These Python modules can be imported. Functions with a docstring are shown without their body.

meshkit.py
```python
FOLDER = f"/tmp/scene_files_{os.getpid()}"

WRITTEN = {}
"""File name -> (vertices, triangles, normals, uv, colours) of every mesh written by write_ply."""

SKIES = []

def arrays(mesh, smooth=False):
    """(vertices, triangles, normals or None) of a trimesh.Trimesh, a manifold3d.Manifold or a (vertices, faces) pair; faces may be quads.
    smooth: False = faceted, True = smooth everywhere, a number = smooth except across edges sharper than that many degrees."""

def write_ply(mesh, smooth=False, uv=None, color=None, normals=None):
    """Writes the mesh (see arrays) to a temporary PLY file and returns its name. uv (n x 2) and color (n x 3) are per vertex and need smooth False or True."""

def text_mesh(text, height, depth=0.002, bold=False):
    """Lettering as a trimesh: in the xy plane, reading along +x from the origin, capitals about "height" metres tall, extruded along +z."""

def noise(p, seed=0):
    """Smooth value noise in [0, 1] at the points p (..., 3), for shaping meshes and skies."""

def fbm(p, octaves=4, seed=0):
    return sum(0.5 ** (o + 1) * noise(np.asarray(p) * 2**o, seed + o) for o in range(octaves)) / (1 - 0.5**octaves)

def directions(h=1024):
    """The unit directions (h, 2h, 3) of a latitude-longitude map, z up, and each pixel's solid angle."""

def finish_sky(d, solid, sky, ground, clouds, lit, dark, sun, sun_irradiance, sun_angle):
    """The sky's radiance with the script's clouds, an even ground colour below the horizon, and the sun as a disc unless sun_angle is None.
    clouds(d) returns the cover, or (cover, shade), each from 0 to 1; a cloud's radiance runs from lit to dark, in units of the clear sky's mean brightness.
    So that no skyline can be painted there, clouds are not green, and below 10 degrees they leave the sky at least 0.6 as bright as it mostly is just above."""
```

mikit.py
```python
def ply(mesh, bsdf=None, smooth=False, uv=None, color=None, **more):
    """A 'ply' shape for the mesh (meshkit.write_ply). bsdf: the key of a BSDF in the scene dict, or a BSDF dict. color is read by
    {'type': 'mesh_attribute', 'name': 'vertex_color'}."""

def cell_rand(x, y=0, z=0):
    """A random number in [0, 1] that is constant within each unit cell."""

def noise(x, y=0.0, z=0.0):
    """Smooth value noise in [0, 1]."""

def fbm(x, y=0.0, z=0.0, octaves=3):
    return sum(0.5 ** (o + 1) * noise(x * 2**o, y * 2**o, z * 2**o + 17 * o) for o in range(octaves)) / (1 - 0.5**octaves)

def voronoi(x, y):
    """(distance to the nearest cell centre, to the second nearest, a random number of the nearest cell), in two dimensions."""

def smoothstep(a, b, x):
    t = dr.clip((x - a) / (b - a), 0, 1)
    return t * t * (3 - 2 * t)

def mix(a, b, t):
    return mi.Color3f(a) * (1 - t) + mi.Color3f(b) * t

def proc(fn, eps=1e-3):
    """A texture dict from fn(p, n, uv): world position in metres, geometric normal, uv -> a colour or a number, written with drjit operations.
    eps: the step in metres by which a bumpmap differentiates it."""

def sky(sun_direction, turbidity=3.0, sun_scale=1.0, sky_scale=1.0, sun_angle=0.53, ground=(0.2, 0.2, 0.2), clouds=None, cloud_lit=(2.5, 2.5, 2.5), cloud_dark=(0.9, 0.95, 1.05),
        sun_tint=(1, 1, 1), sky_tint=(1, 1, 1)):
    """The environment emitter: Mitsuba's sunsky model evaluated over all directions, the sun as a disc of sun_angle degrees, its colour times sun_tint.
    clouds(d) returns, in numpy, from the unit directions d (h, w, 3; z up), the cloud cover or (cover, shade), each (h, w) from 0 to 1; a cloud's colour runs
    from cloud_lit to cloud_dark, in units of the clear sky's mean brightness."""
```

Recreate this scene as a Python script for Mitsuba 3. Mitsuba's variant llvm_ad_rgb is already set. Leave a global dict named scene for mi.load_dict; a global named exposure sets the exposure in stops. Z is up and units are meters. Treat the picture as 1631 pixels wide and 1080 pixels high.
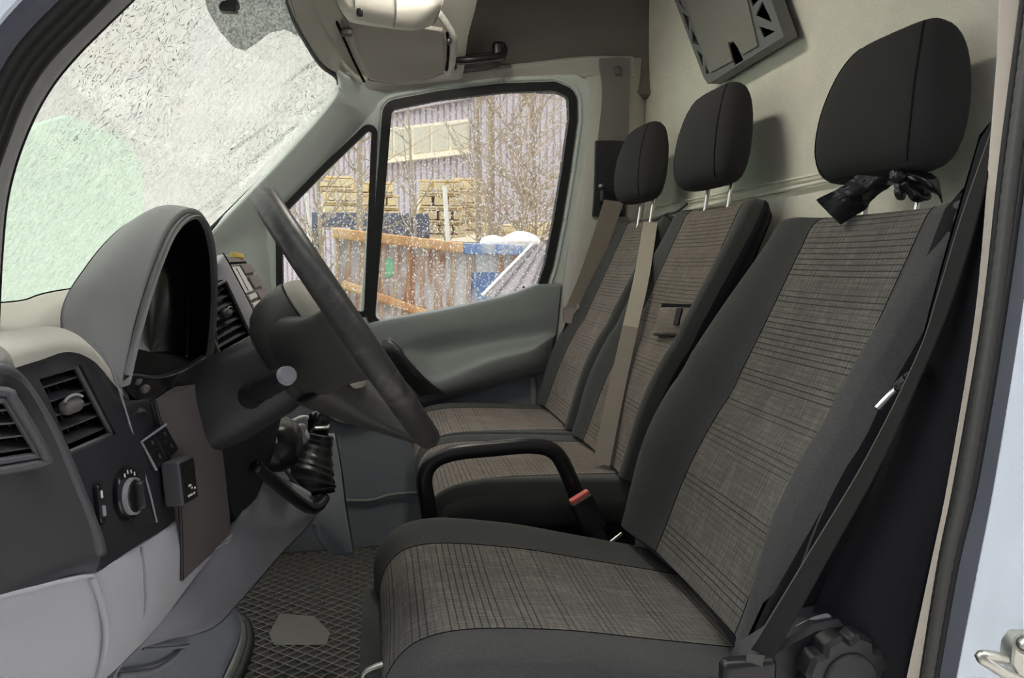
import math, random
import numpy as np, trimesh, mitsuba as mi, drjit as dr, mikit, meshkit
import manifold3d as m3
from shapely.geometry import Polygon, LineString
from mikit import noise, fbm, voronoi, smoothstep, mix, proc
T = mi.ScalarTransform4f
scene, labels = {'type': 'scene'}, {}
rng = np.random.default_rng(7); random.seed(7)

# ------------------------------------------------------------------ camera, sky, exposure
# x = towards the windscreen, y = towards the driver's door, z = up; the cab floor is z = 0.  The viewer stands at the open driver's door.
FPX, CX, CY = 1130.0, 815.5, 540.0
CAM = np.array([0, 1.56, .97])
PIT = math.atan(123 / 1130); YAW = math.atan(208.5 / 1130 * math.cos(PIT))
RT = np.array([-math.cos(YAW), math.sin(YAW), 0])
FW = np.array([-math.sin(YAW) * math.cos(PIT), -math.cos(YAW) * math.cos(PIT), -math.sin(PIT)])
UP = np.cross(RT, FW)
scene['camera'] = {'type': 'perspective', 'fov': math.degrees(2 * math.atan(CX / FPX)), 'fov_axis': 'x', 'near_clip': .02, 'far_clip': 200.0,
                   'to_world': T().look_at(origin=CAM.tolist(), target=(CAM + FW).tolist(), up=[0, 0, 1])}


def overcast(d):
    """An even overcast sky: three times as bright overhead as at the horizon (the CIE overcast sky), with faint cloud texture."""
    n = meshkit.fbm(d * np.array([2.2, 2.2, 4.0]) + 3.1, 4)
    return np.ones(d.shape[:2]), np.clip(1 - np.clip(d[..., 2], 0, 1) + (n - .5) * .16, 0, 1)


scene['sky'] = mikit.sky((-.2, .75, .65), turbidity=5, sun_scale=0.0, sky_scale=1.0, ground=(.18, .18, .18), clouds=overcast,
                         cloud_lit=(2.0, 2.0, 1.98), cloud_dark=(.66, .67, .69))
exposure = 4.4
LAMP = 1.6                                                    # radiance of the courtesy lamp's lens


def A(u, v, **k):
    """The point where the line of sight of photograph pixel (u, v) meets the plane x=, y= or z= given."""
    (ax, val), = k.items(); i = 'xyz'.index(ax)
    d = RT * (u - CX) - UP * (v - CY) + FW * FPX
    return CAM + d * (val - CAM[i]) / d[i]


def AY(*pts):
    return np.array([A(p[0], p[1], y=p[2]) for p in pts])


# ------------------------------------------------------------------ materials
def prin(name, col, rough=.5, spec=.5, metallic=0.0, bump=None, **kw):
    c = col if isinstance(col, dict) else {'type': 'rgb', 'value': list(col)}
    b = {'type': 'principled', 'base_color': c, 'roughness': rough, 'specular': spec, 'metallic': metallic, **kw}
    if bump: b = {'type': 'bumpmap', 'arbitrary': bump[0], 'scale': bump[1], 'bsdf': b}
    scene[name] = {'type': 'twosided', 'bsdf': b}
    return name


def grain(p, n, uv):
    return noise(p.x * 900, p.y * 900, p.z * 900)


def felt(p, n, uv):
    a = fbm(p.y * 14, p.z * 14, p.x * 14, 3); f = noise(p.y * 420, p.z * 420, p.x * 420)
    k = .86 + .16 * a + .16 * f
    return mi.Color3f(.70, .685, .595) * k


def weave(p, n, uv):
    return mi.Color3f(.066, .068, .067) * (.8 + .4 * noise(p.x * 700, p.y * 700, p.z * 700)) * (.85 + .3 * fbm(p.x * 9, p.y * 9, p.z * 9, 2))


def lines(t, width):
    f = t - dr.floor(t)
    return 1 - smoothstep(width * .6, width, dr.abs(f - .5))


def plaid_of(base, dark, light):
    def fn(p, n, uv):
        u, v = uv.x, uv.y
        band = smoothstep(.35, .55, noise(v * 38, 3.3))
        hl = lines(v / .0105, .13) * (.25 + .75 * band)
        vb = smoothstep(.5, .6, noise(u * 60, 7.1))
        vl = lines(u / .0085, .12) * (.15 + .5 * vb)
        dash = smoothstep(.5, .75, noise(u * 260, v * 45, 2.0)) * .30 + smoothstep(.55, .8, noise(u * 40, v * 330, 5.0)) * .30
        c = mix(base, light, dr.clip(dash, 0, 1))
        c = mix(c, dark, dr.clip(hl * .8 + vl * .55, 0, .9))
        return c * (.82 + .36 * fbm(u * 11, v * 11, 1.5, 2))
    return fn


def scuffed(base, worn, scale=6.0, amt=.5):
    def fn(p, n, uv):
        return mix(base, worn, dr.clip(smoothstep(.5, .8, fbm(p.x * scale, p.y * scale, p.z * scale, 4)) * amt, 0, 1))
    return fn


prin('felt', proc(felt), .95, .1)
prin('fabric', proc(weave), .9, .15, sheen=.1)
prin('headrest_cloth', (.036, .036, .037), .9, .12)
prin('plaid', proc(plaid_of((.128, .122, .112), (.040, .039, .038), (.21, .20, .18))), .92, .12, sheen=.1)
prin('plaid_brown', proc(plaid_of((.14, .12, .105), (.06, .053, .048), (.21, .185, .16))), .92, .12, sheen=.1)
prin('piping', (.016, .016, .017), .9, .1)
prin('plastic_dark', (.023, .0235, .028), .48, .5, bump=(proc(grain), .00012))
prin('plastic_strip', (.115, .105, .104), .5, .4)
prin('plastic_light', (.46, .465, .50), .55, .4)
prin('roll', (.07, .07, .078), .45, .5)
prin('plastic_under', (.28, .285, .315), .6, .35)
prin('plastic_black', (.012, .012, .014), .35, .5)
prin('gloss_black', (.008, .008, .009), .15, .5)
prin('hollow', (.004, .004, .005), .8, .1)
prin('dash_top', (.44, .43, .38), .7, .3)  # pale tone holds the windscreen light on the top of the dash
prin('hood_skin', (.25, .255, .257), .65, .35)
prin('hub_pad', (.42, .41, .35), .6, .3)  # cream stands for windscreen light painted onto the pad
prin('wheel_skin', proc(scuffed((.034, .034, .033), (.12, .115, .10), 60, .35)), .42, .45)
prin('wheel_spoke', (.043, .043, .042), .5, .4)
prin('radio_face', (.20, .175, .17), .5, .4)
prin('radio_silver', (.62, .63, .60), .35, .5)
prin('sticker', (.55, .40, .10), .6, .3)
prin('trim', (.62, .665, .635), .6, .35)
prin('pillar_trim', (.50, .49, .45), .7, .3)
prin('near_pillar', (.28, .28, .29), .7, .3)
prin('door_panel', (.24, .262, .257), .55, .4)
prin('door_lower', (.26, .285, .325), .65, .3)
prin('liner', (.19, .183, .168), .95, .1)
prin('header', (.50, .49, .44), .8, .2)
prin('visor', (.60, .575, .52), .75, .2)
prin('visor_back', (.34, .315, .285), .75, .2)
prin('rubber', (.014, .0145, .015), .55, .4)
prin('rubber_grey', (.06, .059, .055), .45, .5)
prin('jamb', (.085, .09, .115), .5, .4)
prin('cream', (.52, .47, .40), .7, .2)
prin('paint', (.70, .77, .86), .3, .5, clearcoat=.5)
prin('chrome', (.85, .84, .82), .18, .5, 1.0)
prin('steel', (.62, .62, .56), .38, .5, 1.0)
prin('mark', (.75, .76, .76), .6, .3)
prin('lcd', (.012, .016, .012), .2, .5)
prin('red', (.72, .16, .13), .4, .5)
prin('webbing', (.011, .011, .0115), .7, .25)
prin('webbing_light', (.20, .175, .15), .8, .2)
prin('webbing_tan', (.33, .30, .245), .8, .2)
prin('bracket', (.19, .185, .17), .6, .3)
prin('bracket_frame', (.15, .155, .155), .6, .3)
prin('film', (.014, .015, .018), .22, .8)
prin('mat', (.06, .06, .06), .75, .3)
prin('mat_ridge', (.16, .155, .14), .55, .4)
prin('navy_dark', (.008, .008, .011), .75, .2)
prin('kick', (.15, .15, .14), .35, .5)
# outside
prin('wall_metal', (.55, .51, .53), .6, .3)
prin('yard_wall', (.13, .13, .14), .8, .2)
prin('wall_rib', (.42, .38, .41), .6, .3)
prin('frame_cream', (.72, .66, .5), .6, .3)
prin('dirty_pane', (.46, .44, .33), .35, .5)
prin('pallet_wood', (.74, .62, .36), .85, .1)
prin('bark', (.40, .33, .24), .9, .1)
prin('twig', (.42, .34, .25), .9, .1)
prin('white_pole', (.8, .78, .73), .6, .2)
prin('pipe_blue', (.13, .14, .19), .6, .3)
prin('snowy', (.8, .78, .75), .9, .1)
prin('gravel', proc(lambda p, n, uv: mix((.33, .31, .28), (.62, .6, .57), smoothstep(.35, .65, fbm(p.x * 1.3, p.y * 1.3, 0, 4)))), .95, .1)
prin('board', (.40, .365, .37), .8, .2)
prin('board_line', (.2, .18, .18), .8, .2)


def rusty(base, rust):
    def fn(p, n, uv):
        a = fbm(p.x * 3.2, p.z * 4.5, p.y * 3, 4); s = noise(p.x * 38, p.z * 3.2, p.y * 9)
        return mix(base, rust, dr.clip(smoothstep(.47, .68, a * .65 + s * .35) * .85, 0, 1))
    return fn


prin('skip_paint', proc(rusty((.66, .66, .66), (.45, .22, .10))), .8, .2)
prin('skip_rib', proc(rusty((.40, .30, .22), (.36, .17, .07))), .85, .2)
prin('skip_rail', proc(rusty((.55, .36, .18), (.42, .20, .08))), .85, .2)
prin('skip_blue', proc(rusty((.14, .22, .42), (.50, .50, .50))), .7, .3)
prin('green_wall', (.30, .72, .46), .8, .2)
scene['pane'] = {'type': 'thindielectric', 'int_ior': 1.5, 'specular_transmittance': {'type': 'rgb', 'value': [.84, .84, .84]}}
scene['droplet'] = {'type': 'principledthin', 'base_color': {'type': 'rgb', 'value': [.9, .9, .88]}, 'roughness': .6, 'diff_trans': 1.3, 'spec_trans': 0.0}


def fleck_of(uv):
    u, v = uv.x, uv.y
    d1, _, r = voronoi(u * 120 + 4 * noise(u * 60, v * 60), v * 120 + 4 * noise(u * 60 + 9, v * 60))
    clump = smoothstep(.36, .60, fbm(u * 5, v * 5, 2.2, 3))
    f = (1 - smoothstep(.13, .34, d1)) * smoothstep(.22, .38, r) * (.38 + .62 * clump)
    low = smoothstep(.25, .60, v) * .8 + .2
    smear = smoothstep(.62, .75, fbm(u * 22 + v * 14, v * 4 - u * 5, 7.0, 3)) * smoothstep(.06, .0, u + .50) * .35
    return dr.clip(f * low + smear, 0, 1)


def frost_col(p, n, uv):
    u, v = uv.x, uv.y
    streak = noise(u * 150 - v * 40, v * 60 + u * 30, 4.0)
    fine = noise(u * 330, v * 330, 1.0) * .6 + noise(u * 170, v * 170, 8.0) * .4
    return mix((.46, .475, .41), (.05, .053, .056), fleck_of(uv)) * (.70 + .20 * streak + .40 * fine)


scene['frost'] = {'type': 'blendbsdf', 'weight': proc(lambda p, n, uv: .60 + .36 * fleck_of(uv)), 'clear': {'type': 'thindielectric', 'int_ior': 1.5, 'specular_transmittance': {'type': 'rgb', 'value': [.72, .73, .70]}},
                  'ice': {'type': 'principledthin', 'base_color': proc(frost_col), 'roughness': .7, 'diff_trans': 1.8, 'spec_trans': 0.0}}
scene['shade_film'] = {'type': 'principledthin', 'base_color': proc(lambda p, n, uv: mi.Color3f(.36, .37, .36) * (.55 + .9 * noise(uv.x * 640, uv.y * 640))), 'roughness': .7, 'diff_trans': 1.2, 'spec_trans': 0.0}


# ------------------------------------------------------------------ mesh helpers
def cr(P, n, closed=False):
    """Catmull-Rom through P (k, d), n points evenly in length."""
    P = np.asarray(P, float)
    if len(P) == 2 and not closed:
        return P[0] + (P[1] - P[0]) * np.linspace(0, 1, n)[:, None]
    Q = np.vstack([P[-1], P, P[0], P[1]]) if closed else np.vstack([2 * P[0] - P[1], P, 2 * P[-1] - P[-2]])
    out = []
    t = np.linspace(0, 1, 24, endpoint=False)[:, None]
    for i in range(len(Q) - 3):
        a, b, c, d = Q[i:i + 4]
        out.append(.5 * (2 * b + (c - a) * t + (2 * a - 5 * b + 4 * c - d) * t ** 2 + (3 * b - a - 3 * c + d) * t ** 3))
    out = np.vstack(out + [Q[-2:-1]])
    s = np.r_[0, np.cumsum(np.linalg.norm(np.diff(out, axis=0), axis=1))]
    x = np.linspace(0, s[-1], n, endpoint=not closed)
    return np.stack([np.interp(x, s, out[:, k]) for k in range(P.shape[1])], 1)


def crp(P, per):
    """Catmull-Rom keeping the parameter even between the control points."""
    P = np.asarray(P, float)
    Q = np.concatenate([[2 * P[0] - P[1]], P, [2 * P[-1] - P[-2]]])
    out = []
    for i in range(len(P) - 1):
        a, b, c, d = Q[i:i + 4]
        for t in np.arange(per) / per:
            out.append(.5 * (2 * b + (c - a) * t + (2 * a - 5 * b + 4 * c - d) * t ** 2 + (3 * b - a - 3 * c + d) * t ** 3))
    return np.array(out + [P[-1]])


def lin(P, per):
    P = np.asarray(P, float)
    return np.array([P[i] + (P[i + 1] - P[i]) * t for i in range(len(P) - 1) for t in np.arange(per) / per] + [P[-1]])


def gridmesh(G):
    m, n = G.shape[:2]
    i = np.arange(m * n).reshape(m, n)
    q = np.stack([i[:-1, :-1], i[1:, :-1], i[1:, 1:], i[:-1, 1:]], -1).reshape(-1, 4)
    f = np.vstack([q[:, [0, 1, 2]], q[:, [0, 2, 3]]])
    return trimesh.Trimesh(G.reshape(-1, 3), f, process=False)


def gnormals(G):
    du = np.gradient(G, axis=0); dv = np.gradient(G, axis=1)
    n = np.cross(du, dv)
    return n / np.maximum(np.linalg.norm(n, axis=2, keepdims=True), 1e-12)


def slab(G, t, towards=None):
    """A grid surface given a thickness t on the side away from `towards` (the viewer by default)."""
    N = gnormals(G)
    c = (CAM if towards is None else np.asarray(towards)) - G
    s = np.sign((N * c).sum(2).sum()) or 1
    B = G - N * s * t
    m, n = G.shape[:2]
    loop = [(0, j) for j in range(n)] + [(i, n - 1) for i in range(1, m)] + [(m - 1, j) for j in range(n - 2, -1, -1)] + [(i, 0) for i in range(m - 2, 0, -1)]
    a = gridmesh(G); b = gridmesh(B)
    V = np.vstack([a.vertices, b.vertices]); o = m * n
    idx = np.array([i * n + j for i, j in loop]); nx = np.roll(idx, -1)
    side = np.vstack([np.stack([idx, nx, nx + o], 1), np.stack([idx, nx + o, idx + o], 1)])
    mesh = trimesh.Trimesh(V, np.vstack([a.faces, b.faces[:, ::-1] + o, side]), process=False)
    mesh.fix_normals()
    return mesh


def net(rows, pu=5, pv=5, t=.006, curve=(True, True), towards=None):
    G = np.array(rows, float)
    fu = crp if curve[0] and len(G) > 2 else lin
    G = fu(G, pu)
    fv = crp if curve[1] and G.shape[1] > 2 else lin
    G = np.swapaxes(fv(np.swapaxes(G, 0, 1), pv), 0, 1)
    return slab(G, t, towards) if t else G


def qnet(rows, **k):
    return net([AY(*r) for r in rows], **k)


def frames(P, closed=False):
    d = np.gradient(P, axis=0)
    if closed: d = np.roll(P, -1, 0) - np.roll(P, 1, 0)
    d /= np.maximum(np.linalg.norm(d, axis=1, keepdims=True), 1e-12)
    n = np.cross(d[0], [0, 0, 1.0])
    if np.linalg.norm(n) < .1: n = np.cross(d[0], [0, 1.0, 0])
    n /= np.linalg.norm(n); N = [n]
    for k in range(1, len(P)):
        n = N[-1] - d[k] * (N[-1] @ d[k]); N.append(n / np.linalg.norm(n))
    N = np.array(N); return d, N, np.cross(d, N)


def tube(P, r, seg=12, closed=False, flat=1.0, up=None):
    P = np.asarray(P, float); r = np.broadcast_to(r, len(P))
    d, N, B = frames(P, closed)
    if up is not None:
        N = np.asarray(up) - d * (d @ np.asarray(up))[:, None]; N /= np.linalg.norm(N, axis=1, keepdims=True); B = np.cross(d, N)
    a = np.linspace(0, 2 * np.pi, seg, endpoint=False)
    R = P[:, None] + r[:, None, None] * (np.cos(a)[None, :, None] * N[:, None] * flat + np.sin(a)[None, :, None] * B[:, None])
    return loft(R, closed)


def loft(R, closed=False, caps=True):
    R = np.asarray(R, float); m, n = R.shape[:2]
    i = np.arange(m * n).reshape(m, n)
    if closed: i = np.vstack([i, i[:1]])
    j = np.roll(i, -1, 1)
    q = np.stack([i[:-1], j[:-1], j[1:], i[1:]], -1).reshape(-1, 4)
    f = [q[:, [0, 1, 2]], q[:, [0, 2, 3]]]; V = [R.reshape(-1, 3)]
    if caps and not closed:
        for k, ring in ((0, R[0]), (m - 1, R[-1])):
            c = len(np.vstack(V)); V.append(ring.mean(0)[None])
            ids = np.arange(k * n, k * n + n)
            f.append(np.stack([ids, np.roll(ids, -1), np.full(n, c)], 1)[:, ::(-1 if k == 0 else 1)])
    mesh = trimesh.Trimesh(np.vstack(V), np.vstack(f), process=False)
    mesh.fix_normals()
    return mesh


def rbox(sx, sy, sz, r=.004, loc=(0, 0, 0), M=None, seg=8):
    """A box with rounded edges, centred on loc; M = 3x3 columns of its axes."""
    r = min(r, sx * .49, sy * .49, sz * .49)
    s = m3.Manifold.sphere(r, seg)
    parts = [s.translate((a * (sx / 2 - r), b * (sy / 2 - r), c * (sz / 2 - r))) for a in (-1, 1) for b in (-1, 1) for c in (-1, 1)]
    h = m3.Manifold.batch_hull(parts).to_mesh()
    v = h.vert_properties[:, :3]
    if M is not None: v = v @ np.asarray(M).T
    return trimesh.Trimesh(v + np.asarray(loc), h.tri_verts, process=False)


def orient(poly):
    p = np.asarray(poly, float)
    s = np.sum(p[:, 0] * np.roll(p[:, 1], -1) - np.roll(p[:, 0], -1) * p[:, 1])
    return p if s > 0 else p[::-1]


def prism(poly, z0, z1, bev=0.0, O=(0, 0, 0), X=(1, 0, 0), Y=(0, 1, 0)):
    """Extrude a 2-D outline (array or shapely polygon with holes) along X x Y from z0 to z1 with chamfered outer edges."""
    O, X, Y = (np.asarray(v, float) for v in (O, X, Y))
    pg = poly if hasattr(poly, 'exterior') else Polygon(poly)
    def ext(p, a, b):
        out = []
        for g in getattr(p, 'geoms', [p]):
            if g.is_empty: continue
            m = trimesh.creation.extrude_polygon(g, b - a, engine='earcut'); m.apply_translation([0, 0, a]); out.append(m)
        return out
    if bev and not pg.interiors:
        P = orient(np.asarray(pg.exterior.coords)[:-1])
        e = np.roll(P, -1, 0) - P; e /= np.maximum(np.linalg.norm(e, axis=1, keepdims=True), 1e-9)
        nn = np.stack([-e[:, 1], e[:, 0]], 1); vn = nn + np.roll(nn, 1, 0)
        vn /= np.maximum((vn * nn).sum(1, keepdims=True), .35)
        I = P + vn * bev
        rings = [(I, z0), (P, z0 + bev), (P, z1 - bev), (I, z1)]
        n = len(P); V = np.vstack([np.c_[p, np.full(n, z)] for p, z in rings]); f = []
        for k in range(3):
            a = np.arange(n) + k * n; b = np.roll(np.arange(n), -1) + k * n
            f += [np.stack([a, b, b + n], 1), np.stack([a, b + n, a + n], 1)]
        v2, f2 = trimesh.creation.triangulate_polygon(Polygon(I).buffer(0) if not Polygon(I).is_valid else Polygon(I), engine='earcut')
        m = [trimesh.Trimesh(V, np.vstack(f), process=False)]
        for z, rev in ((z0, True), (z1, False)):
            m.append(trimesh.Trimesh(np.c_[v2, np.full(len(v2), z)], f2[:, ::-1] if rev else f2, process=False))
        m = trimesh.util.concatenate(m)
    else:
        m = trimesh.util.concatenate(ext(pg, z0, z1))
    Z = np.cross(X, Y)
    m.vertices = O + m.vertices[:, :1] * X + m.vertices[:, 1:2] * Y + m.vertices[:, 2:] * Z
    m.fix_normals()
    return m


def unit(v):
    v = np.asarray(v, float); return v / np.linalg.norm(v)


def cat(*ms):
    return trimesh.util.concatenate(list(ms))


def add(key, mesh, bsdf, smooth=35, **k):
    assert key not in scene, key
    scene[key] = mikit.ply(mesh, bsdf, smooth, **k)
    return key


def thing(key, label, cat_, group=None):
    labels[key] = {'label': label, 'category': cat_}
    if group: labels[key]['group'] = group
    return key


def struct(key, label):
    labels[key] = {'label': label, 'kind': 'structure'}
    return key


def plab(key, label):
    labels[key] = {'label': label}


# ------------------------------------------------------------------ setting: the cab shell
XB = -.93                                                     # the bulkhead
struct('floor', 'dark floor of the cab under the seats and pedals')
add('floor', prism([(-.95, -.9), (.75, -.9), (.75, .86), (-.95, .86)], -.05, -.012), 'mat', False)
struct('wall_rear', 'pale grey felt covered bulkhead behind the seats')
bw = []
for z in np.linspace(0, 2.2, 60):
    row = []
    for y in np.linspace(-1.12, .93, 66):
        # a shallow pressed field between two ledges, and the rolled edge at the passenger side
        dx = .012 * (1 / (1 + np.exp(-(z - (1.10 - .03 * y)) / .006)))
        dx -= .018 * (1 / (1 + np.exp(-(z - 1.47) / .012))) * (1 / (1 + np.exp(-(y + .80) / .01))) * 0
        dx += .05 * np.exp(-((y + 1.12) / .05) ** 2)
        row.append((XB - dx + .012, y, z))
    bw.append(row)
add('wall_rear', slab(np.array(bw), .02), 'felt', True)
# pressed creases of the bulkhead: raised welts
def welt(key, pts, r=.004):
    add(key, tube(cr(pts, 40), r, 6), 'felt', True)
b0 = lambda u, v: A(u, v, x=XB + .012)
welt('wall_rear__welt', [b0(1012, 352), b0(1150, 322), b0(1250, 302), b0(1345, 282)], .0045)
welt('wall_rear__welt_001', [b0(1040, 330), b0(1080, 322), b0(1200, 298), b0(1340, 270)], .003)
welt('wall_rear__welt_002', [A(1027, 190, x=XB - .002), A(1029, 150, x=XB - .002), A(1034, 138, x=XB - .002), A(1090, 112, x=XB - .002), A(1125, 92, x=XB - .002)], .003)
struct('ceiling', 'dark headlining of the cab roof')
prof = [(-.845, 1.55), (-.86, 1.60), (-.875, 1.75), (-.87, 1.95), (-.80, 2.10), (-.62, 2.17), (-.3, 2.19), (.3, 2.19), (.62, 2.17), (.80, 2.10), (.87, 1.95), (.875, 1.75), (.86, 1.62)]
pc = cr(prof, 90)
G = np.array([[(x, y, z) for y, z in pc] for x in np.linspace(-.935, .02, 12)])
add('ceiling', slab(G, .03, towards=(0, 0, 1.5)), 'liner', True)
add('ceiling__front_lining', net([[(.03, y, 1.63), (.02, y, 1.9), (-.02, y, 2.19)] for y in np.linspace(-.9, .9, 8)], pu=2, pv=3, t=.02, towards=(-.5, 0, 1.8)), 'liner', True)

# passenger side: door_1 in the plane y = yd(z), leaning inwards above the belt line
def yd(z):
    return -.875 + .05 * max(0, z - .85)


def D(u, v, off=0.0):
    p = A(u, v, y=-.86)
    for _ in range(4): p = A(u, v, y=yd(p[2]) + off)
    return p


struct('door_1', 'grey passenger door with its window and quarter light')
Od = np.array([0, -.875, .85]); Xd = np.array([-1.0, 0, 0]); Yd = unit([0, .05, 1.0])
def d2(u, v, off=0.0):
    p = D(u, v, off) - Od; return (p @ Xd, p @ Yd)


def rnd(pts, r):
    """outline with corners rounded"""
    p = Polygon(pts); return p.buffer(-r).buffer(r, 8)


main_px = [(624, 176), (700, 161), (800, 149), (880, 146), (903, 156), (904, 190), (893, 270), (880, 350), (866, 420), (852, 462), (760, 490), (597, 512)]
quar_px = [(592, 204), (586, 350), (580, 495), (452, 500), (450, 345), (520, 273)]
mainP = rnd([d2(*p) for p in main_px], .022)
quarP = rnd([d2(*p) for p in quar_px], .008)
out_px = [(560, 160), (610, 130), (760, 118), (900, 112), (935, 130), (946, 180), (925, 330), (905, 470), (890, 560), (870, 660), (640, 700), (430, 700), (425, 350)]
frameP = Polygon([d2(*p) for p in out_px]).buffer(-.02).buffer(.02)
frameP = frameP.difference(mainP.buffer(.012)).difference(quarP.buffer(.008))
if frameP.geom_type != 'Polygon': frameP = max(frameP.geoms, key=lambda g: g.area)
add('door_1__frame', prism(frameP, -.03, .012, 0, Od, Xd, Yd), 'trim', 30)
add('door_1__window_seal', prism(mainP.buffer(.029).difference(mainP), -.012, .021, 0, Od, Xd, Yd), 'rubber', 30)
add('door_1__quarter_seal', prism(quarP.buffer(.020).difference(quarP), -.012, .020, 0, Od, Xd, Yd), 'rubber', 30)
def pane(key, poly, z=.0):
    m = prism(poly, z, z + .001, 0, Od, Xd, Yd)
    v2, f2 = trimesh.creation.triangulate_polygon(poly.buffer(.008), engine='earcut')
    V = Od + v2[:, :1] * Xd + v2[:, 1:] * Yd
    add(key, trimesh.Trimesh(V, f2, process=False), 'pane', False)
pane('door_1__pane', mainP); pane('door_1__quarter_pane', quarP)
# roll of the frame around the window opening
ring = np.asarray(mainP.buffer(.042).exterior.coords)[:-1]
ringp = Od + ring[:, :1] * Xd + ring[:, 1:] * Yd + np.cross(Xd, Yd) * .010
add('door_1__frame_bead', tube(cr(ringp, 160, True), .009, 8, True), 'trim', True)
# snow specks that melt on the pane
def specks(poly, n, seed):
    r = np.random.default_rng(seed); x0, y0, x1, y1 = poly.bounds; ms = []
    from shapely.geometry import Point
    disc = np.array([[math.cos(a), math.sin(a)] for a in np.linspace(0, 2 * np.pi, 6, endpoint=False)])
    k = 0; V = []; F = []
    while k < n:
        p = np.array([r.uniform(x0, x1), r.uniform(y0, y1)])
        if not poly.contains(Point(p)): continue
        s = .0007 + .0019 * r.random() ** 2.5
        d = p + disc * s * np.array([1, 1 + .5 * r.random()])
        ring = Od + d[:, :1] * Xd + d[:, 1:] * Yd - np.cross(Xd, Yd) * .0006
        c = Od + p[0] * Xd + p[1] * Yd - np.cross(Xd, Yd) * (.0006 + s * .6)
        b = 7 * k; V.append(np.vstack([ring, c])); F += [(b + i, b + (i + 1) % 6, b + 6) for i in range(6)]; k += 1
    return trimesh.Trimesh(np.vstack(V), np.array(F), process=False)
add('door_1__snow_speck', specks(mainP, 9000, 1), 'droplet', False); labels['door_1__snow_speck'] = {'label': 'white snow specks melting on the pane', 'kind': 'stuff'}
add('door_1__quarter_snow_speck', specks(quarP, 2400, 2), 'droplet', False); labels['door_1__quarter_snow_speck'] = {'label': 'white snow specks melting on the quarter light', 'kind': 'stuff'}

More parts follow.
